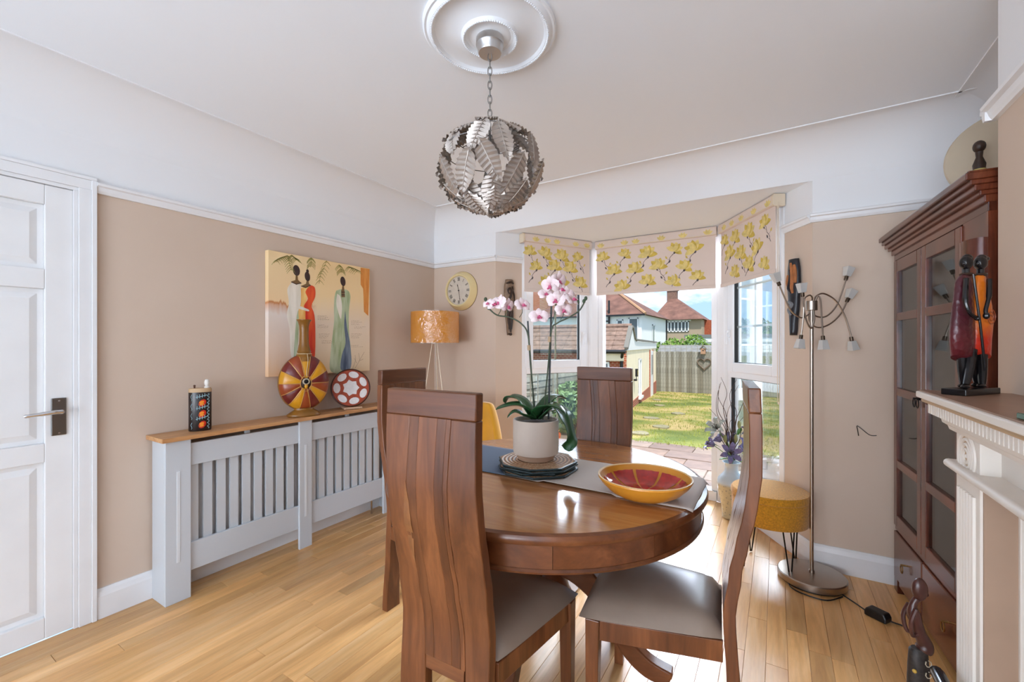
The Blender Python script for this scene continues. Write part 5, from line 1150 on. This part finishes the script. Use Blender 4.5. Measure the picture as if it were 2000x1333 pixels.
MB().box(.520, .531, Y0 + .175, Y1 - .175 - .19, 0, .93).build('hearth_panel', mat('panel_pale', rgb(222, 212, 202), .5, var=.04, vscale=4), fs_, bevel=.003)
MB().box(SXF + .006, .546, Y1 - .181, Y1 - .1745, .0, .93).build('reveal_face', mat('reveal_tan', rgb(168, 140, 118), .6, var=.06, vscale=6), fs_)  # thin tan sheet over the inner side of the pilaster
MB().box(.528, .552, Y1 - .179 - .012, Y1 - .175, 0, .93).build('slip_bead', CRW, fs_, bevel=.003)

# ------------------------------------------------------------------ things on the mantel
sm = thing('couple_statue', 'carved statue of an embracing couple in maroon and orange robes on the mantelshelf', 'statue', (.487, 1.786, MTOP + .0005), R(31.5 + 20))
EB = mat('ebony', rgb(22, 20, 22), .22, var=.2, vscale=20)
MB().box(-.088, .088, -.028, .028, 0, .018).build('base', EB, sm, bevel=.002)
def robe_mat(n, lo, hi, z0, z1):
    k = NT(n); t = k.n('ShaderNodeTexCoord'); s = k.n('ShaderNodeSeparateXYZ'); k.l(t.outputs['Object'], s.inputs[0]); mr = k.n('ShaderNodeMapRange', i_1=z0, i_2=z1); k.l(s.outputs[2], mr.inputs[0])
    k.l(k.ramp(mr.outputs[0], [(.30, lo), (.55, hi)]), k.b.inputs['Base Color']); k.b.inputs['Roughness'].default_value = .3
    wv = k.n('ShaderNodeTexVoronoi', i_Scale=70.0); k.l(t.outputs['Object'], wv.inputs['Vector']); k.bump(wv.outputs[0], .5, .004); return k.m
MAR = robe_mat('maroon_robe', rgb(92, 30, 36), rgb(72, 24, 34), .1, .3); ORG = robe_mat('orange_robe', rgb(200, 44, 22), rgb(214, 112, 26), .1, .3)
def body(cx, prof, sy, m, nm, lean=0.0):
    mb = MB(); n = 20; vs = []; fs = []
    for (z, w_, dx) in prof:
        for k in range(n): a = 2 * math.pi * k / n; vs.append((cx + dx + w_ * math.cos(a), w_ * sy * math.sin(a) + lean, z + (.012 * math.cos(a + 2.6) if z == prof[0][0] else 0)))
    for i in range(len(prof) - 1):
        for k in range(n): j = (k + 1) % n; fs.append((i * n + k, i * n + j, (i + 1) * n + j, (i + 1) * n + k))
    fs += [tuple(range(n))[::-1], tuple(range((len(prof) - 1) * n, len(prof) * n))]
    return mb.add(vs, fs).build(nm, m, sm, smooth=True, angle=70)
body(-.022, [(.105, .042, -.006), (.16, .046, -.008), (.22, .043, -.006), (.28, .036, -.002), (.325, .034, .002), (.345, .024, .006), (.352, .012, .008)], .48, MAR, 'maroon_robe', .006)
body(.038, [(.112, .036, -.006), (.16, .037, -.004), (.21, .040, 0), (.26, .034, .002), (.31, .024, .0), (.345, .018, -.004), (.352, .010, -.004)], .55, ORG, 'orange_robe', -.006)
for cx, cy in ((-.010, .006), (.036, -.006)):
    MB().tube([(cx, cy, .345), (cx - .001, cy, .372)], .0085, 10).build('neck', EB, sm, smooth=True)
    h = MB().ball((cx - .003, cy - .001, .386), .0165, 14, 10, sx=1.08, sy=.92, sz=1.25).ball((cx - .018, cy - .003, .383), .0045, 8, 6).ball((cx + .004, cy, .399), .013, 10, 8).build('head', EB, sm, smooth=True)
    MB().tube([(cx + .010 * math.cos(2 * math.pi * i / 14) * 1.25, cy + .010 * math.sin(2 * math.pi * i / 14) * 1.1, .352) for i in range(15)], .004, 6, caps=False).build('collar', DKW, sm, smooth=True)
MB().ball((.058, -.006, .400), .010, 10, 8, sx=1.4, sz=.8).build('hair_bun', EB, sm, smooth=True)
MB().tube(catmull([(-.046, -.010, .335), (-.068, -.018, .27), (-.060, -.024, .235), (-.040, -.028, .222)], 5), [.0065] * 6 + [.005] * 10, 8).ball((-.036, -.029, .220), .007, 8, 6).build('arm', EB, sm, smooth=True)
MB().tube(catmull([(.032, -.026, .335), (.016, -.032, .285), (.0, -.032, .245), (-.002, -.034, .232)], 5), [.0065] * 6 + [.005] * 10, 8).ball((-.002, -.034, .228), .008, 8, 6, sz=1.3).build('arm', EB, sm, smooth=True)
MB().ball((.078, -.004, .232), .007, 8, 6).build('hand', EB, sm, smooth=True)
MB().tube([(-.058, -.030, .345), (-.030, -.033, .20), (.002, -.030, .07)], .0032, 8).build('staff', EB, sm, smooth=True)
for pts, rr in (([(-.010, -.006, .13), (-.028, -.010, .075), (-.052, -.012, .030)], [.013, .009, .007]), ([(-.024, .010, .12), (-.022, .010, .07), (-.014, .010, .024)], [.012, .010, .008]), ([(.034, -.008, .13), (.034, -.010, .07), (.030, -.012, .028)], [.015, .011, .008]), ([(.016, .004, .13), (.026, .006, .08), (.046, .006, .028)], [.012, .009, .007])):
    MB().tube(catmull(pts, 4), [rr[0] + (rr[-1] - rr[0]) * i / 8 for i in range(9)], 10).build('leg', EB, sm, smooth=True)
for x, y_ in ((-.060, -.014), (-.024, .008), (.020, -.014), (.040, .006)): MB().ball((x, y_, .025), .009, 10, 6, sx=2.0, sz=.75).build('foot', EB, sm, smooth=True)
SPI = mat('spiral_line', rgb(150, 66, 24), .4)
MB().tube([(.036 + (.004 + .0006 * i) * math.cos(i * .42), -.0275 + .0006 * abs(.0) - .001, .225 + (.004 + .0006 * i) * math.sin(i * .42)) for i in range(34)], .0011, 5).build('spiral', SPI, sm, smooth=True)
cv_ = thing('crystal_vase', 'cut crystal vase at the edge of the mantelshelf', 'vase', (.545, 1.355, MTOP + .0005))
MB().lathe([(.030, 0), (.032, .004), (.020, .018), (.010, .030), (.026, .052), (.030, .064), (.018, .080), (.026, .105), (.056, .135), (.060, .140), (.056, .140), (.022, .108)], 12, M=Matrix.Rotation(R(10), 4, 'Z')).build('crystal_body', glass('crystal', (.82, .84, .86, 1), .4), cv_)
gc = thing('glass_coaster', 'green-edged clear glass slab lying on the mantelshelf', 'coaster', (.452, 1.195, MTOP + .0005), R(8))
MB().box(-.045, .045, -.05, .05, 0, .012).build('glass_slab', mat('green_glass', rgb(52, 92, 74), .08, spec=.7), gc, bevel=.002)
# ------------------------------------------------------------------ carved figure on the hearth
cfz = thing('hearth_figure', 'slender dark carved wooden figure in a patterned skirt standing beside the fire surround', 'sculpture', (.378, 1.815, 0), R(20))
MB().lathe([(.055, 0), (.055, .018), (.045, .022)], 24).build('base', EB, cfz, smooth=True)
SKT = mat('patterned_skirt', rgb(44, 36, 32), .6, var=.6, vscale=90)
MB().lathe([(.040, .02), (.036, .08), (.030, .20), (.027, .30), (.024, .345), (.018, .352)], 20, sy=.8).build('skirt', SKT, cfz, smooth=True)
vn_ = MB()
for i in range(9): z_ = .05 + .034 * i; vn_.tube([(.010 + .008 * math.sin(j * .9), -.0265 - .0012 * (9 - i) * .7, z_ + .010 * math.cos(j * .9)) for j in range(7)], .0014, 5)
v_ = vn_.build('skirt_scrolls', mat('pale_scrolls', rgb(190, 178, 156), .6), cfz, smooth=True); v_['kind'] = 'stuff'
for z_ in (.12, .20, .29): MB().ball((-.022, -.020, z_), .006, 8, 6).build('skirt_dot', mat('gold_dot', rgb(190, 150, 60), .5), cfz, smooth=True)
BRW = mat('red_brown_carving', rgb(72, 40, 34), .3, var=.3, vscale=18)
MB().tube(catmull([(.012, 0, .345), (.018, 0, .365), (.0, 0, .41), (-.012, 0, .455), (-.014, 0, .485), (-.004, 0, .505)], 5), [.020, .021, .022, .022, .021, .020, .019, .018, .017, .016, .016, .016, .016, .017, .018, .018, .017, .015, .013, .011, .010, .009, .009, .009, .009, .010], 12).build('torso', BRW, cfz, smooth=True)
MB().ball((.004, 0, .535), .020, 14, 10, sx=1.05, sy=.75, sz=1.8, M=Matrix.Translation((0, 0, 0))).ball((.020, 0, .522), .008, 8, 6).build('head', BRW, cfz, smooth=True)
for s in (-1, 1): MB().tube(catmull([(-.016, s * .016, .480), (-.030, s * .018, .44), (-.022, s * .012, .395), (.004, s * .004, .405)], 5), .006, 8).build('arm', BRW, cfz, smooth=True)
fe = thing('hearth_fender', 'dark polished hearth fender rail at the foot of the fire surround', 'fender', (.40, 1.66, 0))
MB().tube(catmull([(0, 0.06, .335), (0, .03, .345), (0, -.3, .345), (0, -.9, .345)], 5), .017, 12).build('rail', EB, fe, smooth=True)
for y_ in (0.03, -.4, -.85): MB().tube([(0, y_, 0), (0, y_, .34)], .011, 10).build('post', EB, fe, smooth=True)
lp = MB().tube(catmull([(.47, 3.075, .80), (.44, 3.074, .80), (.40, 3.074, .835), (.385, 3.076, .845), (.388, 3.076, .82), (.392, 3.078, .79)], 5), .0022, 5)
o = lp.build('loose_wire', BLACKP, None, smooth=True); o['label'] = 'thin bent wire sticking out of the wall beside the display cabinet'; o['category'] = 'wire'

# ------------------------------------------------------------------ garden and houses
def gz(y): return -.2 if y < 6.7 else -.2 - .75 * (y - 6.7) / 14.9
SLAB = [mat('paving_a', rgb(112, 88, 70), .8, var=.22, vscale=6, bump=.3, bscale=30), mat('paving_b', rgb(122, 102, 86), .8, var=.2, vscale=6, bump=.3, bscale=30), mat('paving_c', rgb(104, 82, 68), .8, var=.2, vscale=6, bump=.3, bscale=30)]
patio = sbuild(MB().box(-5.2, 3.2, 3.2, 6.7, -.32, -.216), 'ground_patio', mat('patio_bed', rgb(120, 108, 96), .9))
sl = MB().cbox(-.296, .296, -.196, .196, -.02, 0, .006); slm = []
for m in SLAB: me = sl.mesh('paving_slab'); me.materials.append(m); slm.append(me)
rg = random.Random(5)
for j in range(9):
    for i in range(13):
        x = -4.9 + .6 * i + (.3 if j % 2 else 0); y_ = 3.42 + .4 * j
        if y_ < 4.2 and -1.75 < x < -.1: continue
        if x > 2.9 or (y_ < 4.2 and x < -2.2): continue
        o = bpy.data.objects.new('paving_slab', rg.choice(slm)); C.objects.link(o); o.parent = patio; o.location = (x, y_, -.2 + rg.uniform(-.006, .004))
kl = NT('lawn'); g_ = kl.n('ShaderNodeNewGeometry'); n1 = kl.n('ShaderNodeTexNoise', i_Scale=.9, i_Detail=6.0); n2 = kl.n('ShaderNodeTexNoise', i_Scale=26.0, i_Detail=5.0); kl.l(g_.outputs['Position'], n1.inputs['Vector']); kl.l(g_.outputs['Position'], n2.inputs['Vector'])
pt = kl.ramp(n1.outputs[0], [(.36, rgb(100, 112, 40)), (.48, rgb(132, 134, 58)), (.56, rgb(176, 156, 92)), (.66, rgb(190, 164, 108))]); kl.l(kl.mix(.5, pt, kl.ramp(n2.outputs[0], [(.3, (.45, .5, .35, 1)), (.7, (1, 1, 1, 1))]), 'MULTIPLY'), kl.b.inputs['Base Color']); kl.b.inputs['Roughness'].default_value = .95; kl.bump(n2.outputs[0], .8, .05)
lawn = sbuild(MB().grid(lambda u, v: (-9 + 14 * u, 6.7 + 15.2 * v, gz(6.7 + 15.2 * v) + .015 * math.sin(37 * u) * math.sin(29 * v)), 30, 30), 'ground_lawn', kl.m, smooth=True)
gb_ = MB(); rg = random.Random(8)
for i in range(7000):
    x = rg.uniform(-5.0, 1.5); y_ = 6.72 + 14.6 * rg.random() ** 1.6; z = gz(y_)
    if x < (-3.7 if y_ < 10.8 else -3.25 - .147 * (y_ - 11.2)): continue
    z = gz(y_); h_ = rg.uniform(.025, .06); a = rg.uniform(0, 6.28); w_ = .006 + .0008 * (y_ - 6.7)
    gb_.add([(x - w_ * math.cos(a), y_ - w_ * math.sin(a), z), (x + w_ * math.cos(a), y_ + w_ * math.sin(a), z), (x + rg.uniform(-.02, .02), y_ + rg.uniform(-.02, .02), z + h_)], [(0, 1, 2)])
gr_ = gb_.build('grass', mat('grass_blade', rgb(142, 148, 62), .9, var=.35, vscale=1.5)); gr_['kind'] = 'stuff'; gr_['label'] = 'short patchy grass blades over the garden lawn'; gr_['category'] = 'grass'
sbuild(MB().box(-90, 70, 21.9, 120, -1.4, -1.05), 'ground_beyond', mat('far_ground', rgb(110, 120, 70), .95))
stone = mat('stepping_stone', rgb(138, 130, 100), .9, var=.15, vscale=5)
for x, y_, lab in ((-2.0, 7.5, 'nearest the patio'), (-1.9, 8.6, 'second out from the patio'), (-2.4, 9.9, 'third out from the patio'), (-2.1, 11.4, 'fourth out from the patio'), (-3.0, 13.4, 'opposite the outbuilding window'), (-3.6, 15.6, 'furthest up the garden')):
    s = MB().prism([(x + .17 * math.cos(2 * math.pi * i / 8) * rg.uniform(.8, 1.1), y_ + .17 * math.sin(2 * math.pi * i / 8) * rg.uniform(.8, 1.1)) for i in range(8)], 'z', gz(y_) - .03, gz(y_) + .028).build('stepping_stone', stone)
    s['label'] = 'flat weathered stepping stone in the lawn, ' + lab; s['category'] = 'stepping stone'; s['group'] = 'stepping stones in the lawn'
# back fence
FW = [mat('fence_grey', rgb(136, 132, 120), .9, var=.25, vscale=7), mat('fence_silver', rgb(156, 152, 140), .9, var=.25, vscale=7), mat('fence_brown', rgb(122, 116, 102), .9, var=.25, vscale=7)]
fn = thing('garden_fence', 'weathered grey board fence at the end of the lawn', 'fence', (0, 21.55, gz(21.55)))
fm_ = []
for m in FW: me = MB().box(-.056, .056, -.012, .012, 0, 1.93).mesh('fence_board'); me.materials.append(m); fm_.append(me)
x = -5.3; k = 0
while x < 2.3:
    o = bpy.data.objects.new('fence_board', rg.choice(fm_)); C.objects.link(o); o.parent = fn; o.location = (x, -.012 * (k % 2) , rg.uniform(-.012, .012)); x += .118; k += 1
MB().box(-5.4, 2.4, .02, .07, .3, .38).box(-5.4, 2.4, .02, .07, 1.55, 1.63).build('fence_rail', FW[2], fn)
tr_ = MB()
for i in range(32): tr_.box(-5.3 + .24 * i, -5.28 + .24 * i, 0, .015, 1.93, 2.26)
for z in (2.05, 2.22): tr_.box(-5.3, 2.3, .015, .03, z, z + .02)
t2 = tr_.build('trellis_top', FW[1], fn); t2['kind'] = 'stuff'
wr = thing('twig_wreath', 'heart-shaped twig wreath hanging on the garden fence', 'wreath', (-2.83, 21.50, .44))
hp = []
for i in range(41): t = 2 * math.pi * i / 40; hp.append((.018 * 16 * math.sin(t) ** 3, 0, .018 * (13 * math.cos(t) - 5 * math.cos(2 * t) - 2 * math.cos(3 * t) - math.cos(4 * t))))
MB().tube(hp, .035, 6).build('twig_ring', mat('wreath_twig', rgb(112, 98, 84), .9, var=.3, vscale=20), wr, smooth=True)
bh = thing('bird_house', 'small wooden bird house mounted on top of the garden fence', 'bird house', (-2.86, 21.44, .98))
MB().box(-.10, .10, -.08, .08, -.10, .16).build('box', mat('birdhouse_wood', rgb(170, 132, 104), .8), bh); MB().prism([(-.17, .12), (0, .32), (.17, .12), (.14, .10), (0, .26), (-.14, .10)], 'y', -.12, .12).build('roof', FW[2], bh)
MB().lathe([(.03, 0), (.001, .001)], 14, M=Matrix.Translation((0, -.081, .06)) @ Matrix.Rotation(R(90), 4, 'X'), close=False).build('entry_hole', BLACKP, bh)
# shed behind the fence
sh_ = thing('shed', 'shed with grey felt roof showing above the garden fence', 'shed', (-3.45, 22.15, -1.05)); sh_.scale = (1, .62, 1)
MB().box(-1.5, 1.5, 0, 2.2, 0, 1.75).build('wall', FW[2], sh_); MB().prism([(-.15, 1.78), (1.1, 2.32), (2.35, 1.78), (2.35, 1.72), (1.1, 2.26), (-.15, 1.72)], 'x', -1.65, 1.65).build('roof', mat('felt_roof', rgb(126, 126, 124), .9, var=.2, vscale=4), sh_)
# outbuilding with tiled roof
OA = (-3.36, 11.2); od = Vector((-4.65 + 3.36, 8.8)).normalized(); oang = math.atan2(od.y, od.x) - math.pi / 2
gg = thing('outbuilding', 'cream rendered outbuilding with tiled roof, brick corner and side door beside the lawn', 'outbuilding', (OA[0], OA[1], 0), oang)
REND = mat('cream_render', rgb(238, 224, 194), .9, var=.05, vscale=2); WHT_ = mat('white_board', rgb(232, 232, 230), .6)
kb = NT('red_brick'); t_ = kb.n('ShaderNodeTexCoord'); mpx = kb.n('ShaderNodeMapping'); mpx.inputs['Rotation'].default_value = (R(90), 0, 0); kb.l(t_.outputs['Object'], mpx.inputs[0])
bt = kb.n('ShaderNodeTexBrick', i_Scale=4.4); bt.inputs['Color1'].default_value = rgb(166, 82, 54); bt.inputs['Color2'].default_value = rgb(146, 66, 44); bt.inputs['Mortar'].default_value = rgb(196, 176, 152); bt.inputs['Mortar Size'].default_value = .02; kb.l(mpx.outputs[0], bt.inputs['Vector']); kb.l(bt.outputs[0], kb.b.inputs['Base Color']); kb.b.inputs['Roughness'].default_value = .9
BRICK = kb.m
MB().box(-4.2, 0, .0, 9.0, -1.0, 1.17).build('wall', REND, gg)
MB().box(.0, .02, .02, 9.0, -1.0, -.32).build('brick_plinth', BRICK, gg)
MB().box(-4.2, .015, -.02, .0, -1.0, 1.17).build('brick_front', BRICK, gg)
MB().prism([(-.05, 1.15), (.80, 1.73), (1.02, 1.73), (1.75, 1.40), (9.0, 1.37), (9.0, 1.15)], 'x', -.03, .03).build('gable_board', WHT_, gg)
MB().prism([(-.08, 1.18), (.80, 1.78), (1.02, 1.78), (1.45, 1.47), (1.78, 1.42), (9.0, 1.39), (9.0, 1.44), (1.80, 1.48), (1.5, 1.54), (1.04, 1.84), (.78, 1.84), (-.10, 1.24)], 'x', -.05, .07).build('verge_trim', mat('verge_grey', rgb(120, 116, 108), .8), gg)
RT = mat('roof_tile_brown', rgb(132, 108, 94), .85, var=.3, vscale=9)
for k in range(5):
    t0, t1 = k / 5, (k + 1) / 5 + .06; y0, z0_ = -.20 + 1.05 * t0, 1.12 + .66 * t0; y1, z1_ = -.20 + 1.05 * t1, 1.12 + .66 * t1
    for c in range(14):
        MB().prism([(y0, z0_), (y0, z0_ + .055), (y1, z1_ + .018), (y1, z1_)], 'x', -.02 - .33 * c - .325, -.02 - .33 * c).build('roof_tile', RT, gg)
MB().tube([(-4.7, .86, 1.83), (.03, .86, 1.83)], .07, 8).build('ridge_tile', RT, gg)
MB().box(-4.7, .9, .90, .90, 1.0, 1.0).box(-4.65, -.05, .9, 2.2, 1.15, 1.4).build('roof_rear', RT, gg)
MB().tube([(-4.7, -.24, 1.12), (.02, -.24, 1.12)], .05, 8).tube([(-.05, -.24, 1.10), (-.10, -.10, .92), (-.10, -.07, -.5)], .04, 8).build('gutter', BLACKP, gg, smooth=True)
MB().box(-.9, -.05, -.16, -.02, .88, 1.10).build('soffit', REND, gg)
def win(par, name, face, a0, a1, z0, z1, off, fr_m, gl_m, bars_=0, fw=.05):
    M = Matrix.Identity(4)
    mb = MB()
    if face == 'x':
        for (p, q, r_, s) in ((a0, a1, z0, z0 + fw), (a0, a1, z1 - fw, z1), (a0, a0 + fw, z0, z1), (a1 - fw, a1, z0, z1)): mb.box(off, off + .05, p, q, r_, s)
        for i in range(bars_): y_ = a0 + (a1 - a0) * (i + 1) / (bars_ + 1); mb.box(off, off + .05, y_ - fw / 2, y_ + fw / 2, z0, z1)
        o = mb.build(name, fr_m, par); MB().box(off, off + .02, a0, a1, z0, z1).build('pane', gl_m, o)
    else:
        for (p, q, r_, s) in ((a0, a1, z0, z0 + fw), (a0, a1, z1 - fw, z1), (a0, a0 + fw, z0, z1), (a1 - fw, a1, z0, z1)): mb.box(p, q, off - .05, off, r_, s)
        for i in range(bars_): x_ = a0 + (a1 - a0) * (i + 1) / (bars_ + 1); mb.box(x_ - fw / 2, x_ + fw / 2, off - .05, off, z0, z1)
        o = mb.build(name, fr_m, par); MB().box(a0, a1, off - .02, off, z0, z1).build('pane', gl_m, o)
    return o
DGL = mat('dark_pane', rgb(92, 100, 104), .1); CURT = mat('net_pane', rgb(150, 158, 158), .15)
win(gg, 'window', 'x', 2.55, 3.10, -.35, .85, .0, UPVC, CURT); MB().box(0, .10, 2.45, 3.2, -.42, -.35).build('window_sill', WHT_, gg)
MB().box(0, .03, 6.0, 6.25, -.85, 1.10).box(0, .03, 7.25, 7.5, -.85, 1.10).build('brick_jamb', BRICK, gg)
dr = MB().box(0, .04, 6.25, 7.25, -.80, 1.05).build('door', UPVC, gg); MB().box(.04, .05, 6.45, 7.05, .1, .9).build('pane', CURT, dr)
wlp = MB().box(.02, .10, 1.35, 1.50, .25, .30).tube([(.08, 1.42, .28), (.09, 1.42, .40)], .012, 6).box(.06, .13, 1.36, 1.48, .38, .60).build('wall_lantern', BLACKP, gg); MB().box(.07, .135, 1.38, 1.46, .42, .56).build('lantern_glass', mat('lantern_glass', rgb(226, 206, 120), .3), wlp)
win(gg, 'window', 'y', -1.30, -.42, .02, .85, -.02, UPVC, DGL, 3)
# white house
WH = mat('white_render', rgb(236, 236, 234), .9); HR = mat('hip_roof_tile', rgb(116, 82, 70), .9, var=.32, vscale=1.6, bump=.5, bscale=6)
wh = thing('white_house', 'white rendered house with hipped brown tile roof and black downpipe', 'house', (-8.0, 30.3, -1.1))
MB().box(-11.5, 0, 0, 7.8, 0, 4.55).build('wall', WH, wh)
e_ = .35; zt_, rz_ = 4.52, 7.15
MB().add([(e_, -e_, zt_), (e_, 7.8 + e_, zt_), (-11.5 - e_, 7.8 + e_, zt_), (-11.5 - e_, -e_, zt_), (-3.6, 3.9, rz_), (-8.2, 3.9, rz_)], [(0, 3, 5, 4), (0, 4, 1), (1, 4, 5, 2), (2, 5, 3), (0, 1, 2, 3)]).build('roof', HR, wh)
MB().tube([(e_, -e_, zt_ + .04), (-3.6, 3.9, rz_ + .05)], .10, 6).tube([(-3.6, 3.9, rz_ + .05), (-8.2, 3.9, rz_ + .05)], .10, 6).build('hip_tiles', mat('hip_tile', rgb(178, 138, 104), .9), wh)
MB().box(-11.8, .32, -.40, -.30, 4.42, 4.54).build('gutter', BLACKP, wh); MB().box(.02, .10, 7.68, 7.80, .0, 4.5).build('downpipe', BLACKP, wh)
MB().tube([(-2.30, -.10, 1.0), (-2.30, -.10, 5.6)], .07, 8).tube([(-3.6, -.10, 4.2), (-2.30, -.10, 4.1)], .05, 6).build('soil_pipe', BLACKP, wh)
for a0, a1, z0, z1 in ((-1.75, -1.30, 2.3, 4.2), (-.55 - 2 * .0 - .15 - .2, -.22 , 2.3, 4.3), (-3.45, -3.05, 2.3, 3.7), (-7.0, -5.2, 2.3, 3.6), (-9.9, -8.7, 2.3, 3.6)):
    win(wh, 'window', 'y', a0, a1, z0, z1, 0, UPVC, DGL if a1 - a0 < .7 else CURT, 0 if a1 - a0 < .7 else 2, .07)
win(wh, 'window', 'x', 3.0, 3.75, 2.2, 3.95, 0, UPVC, CURT, 0, .08); MB().box(0, .12, 2.9, 3.85, 2.1, 2.2).build('window_sill', WHT_, wh)
MB().box(-8.9, -7.9, -.2, 1.2, 4.4, 6.6).build('brick_dormer', BRICK, wh); MB().box(-10.6, -9.4, -.25, .9, 4.5, 5.7).build('brick_dormer', BRICK, wh); win(wh, 'window', 'y', -10.5, -9.5, 4.8, 5.6, -.25, UPVC, CURT, 1, .08)
# brown house
PEB = mat('pebbledash', rgb(168, 150, 128), .95, var=.08, vscale=30)
bhs = thing('pebbledash_house', 'beige pebbledash house with pyramid tile roof and tall chimney beyond the fence', 'house', (-10.2, 47.2, -1.1), R(0))
MB().box(-.6, 3.75, 0, 7, 0, 5.0).build('wall', PEB, bhs)
MB().add([(-1.2, -.5, 5.0), (4.0, -.5, 5.0), (4.0, 7.4, 5.0), (-1.2, 7.4, 5.0), (.10, 3.4, 7.75), (.55, 3.4, 7.75)], [(0, 1, 5, 4), (1, 2, 5), (2, 3, 4, 5), (3, 0, 4), (0, 1, 2, 3)]).build('roof', HR, bhs)
ch_ = MB().box(-.25, .75, 3.0, 3.9, 7.2, 8.55).build('chimney', mat('chimney_brick', rgb(128, 98, 84), .9, var=.25, vscale=8), bhs); MB().box(-.35, .85, 2.9, 4.0, 8.45, 8.65).build('chimney_cap', PEB, ch_)
win(bhs, 'window', 'y', .45, 2.55, 3.75, 4.85, -.03, UPVC, DGL, 5, .10); win(bhs, 'window', 'y', .45, 2.0, .9, 2.3, -.03, UPVC, DGL, 3, .10)
MB().box(.25, 2.75, -.06, 0, 4.85, 4.98).build('fascia', WHT_, bhs)
MB().prism([(3.75, 5.0), (4.45, 5.0), (4.45, 3.6), (4.3, 3.0), (3.75, 3.0)], 'y', 2.0, 6.0).build('tile_hung_bay', mat('tile_hung', rgb(158, 82, 56), .9, var=.2, vscale=6), bhs)
gr2 = thing('white_garage', 'low flat-roofed white garage behind the garden fence', 'garage', (-3.15, 26.0, -1.05))
MB().box(-1.2, 4.0, 0, 5, 0, 2.75).build('wall', WH, gr2); MB().box(-1.3, 4.1, -.1, 5.1, 2.75, 2.92).build('roof', mat('garage_roof', rgb(120, 120, 118), .9), gr2); MB().box(-1.1, 3.9, -.06, 0, 2.5, 2.75).build('fascia', WHT_, gr2)
# ------------------------------------------------------------------ plants outside
def foliage(name, label, cat, base, blobs, n, leafs, m, seed, trunk=None, group=None):
    o = thing(name, label, cat, base, 0, group); q = random.Random(seed); mb = MB()
    for i in range(n):
        c, rr = q.choice(blobs); d = Vector((q.gauss(0, 1), q.gauss(0, 1), q.gauss(0, 1))).normalized() * rr * (.55 + .45 * q.random()); p = Vector(c) + Vector((d.x, d.y, d.z * .85))
        a = Vector((q.gauss(0, 1), q.gauss(0, 1), q.gauss(0, 1))).normalized(); b = a.cross(Vector((q.gauss(0, 1), q.gauss(0, 1), q.gauss(0, 1)))).normalized(); s = leafs * q.uniform(.6, 1.3)
        mb.add([p - a * s, p + b * s * .45, p + a * s, p - b * s * .45], [(0, 1, 2, 3)])
    f_ = mb.build('foliage', m, o); f_['kind'] = 'stuff'
    if trunk: MB().tube([(0, 0, 0), (0, 0, trunk[1])], [trunk[0], trunk[0] * .6], 8).build('trunk', TW, o)
    else:
        for k in range(3): MB().tube([(0, 0, 0), (.1 * (k - 1), .05 * k, blobs[0][0][2])], .02, 5).build('stem', TW, o)
    return o
G1 = mat('leaf_mid_green', rgb(84, 110, 44), .8, var=.4, vscale=1.2); G2 = mat('leaf_bright_green', rgb(120, 152, 66), .8, var=.4, vscale=2); G3 = mat('lavender_green', rgb(104, 128, 76), .8, var=.35, vscale=3)
foliage('garden_tree', 'broad dark green tree beyond the rooftops beside the white garage', 'tree', (-7.2, 62, -1.1), [((0, 0, 3.8), 2.3), ((2.4, 0, 3.2), 2.2), ((4.6, .5, 4.0), 2.4), ((7, 0, 3.4), 2.3)], 5200, .22, G1, 1, (.25, 3))
foliage('garden_tree', 'lighter green tree standing in front of the broad dark tree', 'tree', (-4.2, 56.5, -1.1), [((0, 0, 2.6), 1.4), ((1.8, 0, 2.8), 1.5), ((3.6, 0, 2.6), 1.5)], 3600, .2, G2, 2, (.2, 2))
foliage('garden_tree', 'tall green tree seen through the side window beside the floor lamp', 'tree', (2.2, 36, -1.1), [((0, 0, 3.4), 2.0), ((-1.4, 0, 2.4), 1.6), ((1.6, .5, 2.6), 1.8)], 4200, .16, G1, 3, (.25, 3))
foliage('garden_shrub', 'bright green shrub rising behind the garden fence', 'shrub', (-4.75, 24.75, -1.05), [((0, 0, 2.1), .75), ((1.0, 0, 2.35), .7), ((-.7, 0, 2.0), .6), ((1.6, 0, 2.0), .5)], 2600, .09, G2, 4)
foliage('lavender_bush', 'bushy green lavender seen through the side window behind the orchid', 'shrub', (-3.05, 7.1, -.2), [((0, 0, .55), .36), ((.1, -.4, .45), .34), ((-.05, .4, .5), .34)], 2600, .07, G3, 5)
foliage('flower_pot_plant', 'orange flowering plant low outside the side window behind the orchid', 'plant', (-2.62, 5.0, -.2), [((0, 0, .35), .14), ((.1, .1, .3), .12)], 300, .04, mat('orange_flower', rgb(206, 96, 40), .7, var=.3, vscale=20), 6)
foliage('garden_bush', 'low green bush outside the side window beside the pouffe', 'shrub', (1.0, 7.4, -.2), [((0, 0, .4), .45), ((.5, .3, .5), .5), ((-.35, .2, .3), .3)], 1800, .08, G1, 7)
# side fence and trellis on the boundary
sf = thing('side_fence', 'weathered fence of overlapping horizontal boards along the patio edge', 'fence', (-3.75, 0, -.2))
for k in range(9): MB().prism([(0, .12 * k), (.022, .12 * k), (.008, .12 * k + .135), (0, .12 * k + .135)], 'y', 4.4, 9.2).build('fence_board', FW[k % 3], sf)
for y_ in (4.4, 6.0, 7.6, 9.1): MB().box(-.04, .05, y_, y_ + .09, 0, 1.22).build('post', FW[1], sf)
tp = thing('garden_trellis', 'square wooden trellis panel outside the side window behind the orchid', 'trellis', (-2.98, 4.95, -.2), R(40))
for k in range(7): MB().box(-.30 + .10 * k, -.285 + .10 * k, 0, .012, 0, 1.25).build('lath', FW[2], tp)
for k in range(11): MB().box(-.31, .325, .012, .024, .08 + .11 * k, .095 + .11 * k).build('lath', FW[1], tp)
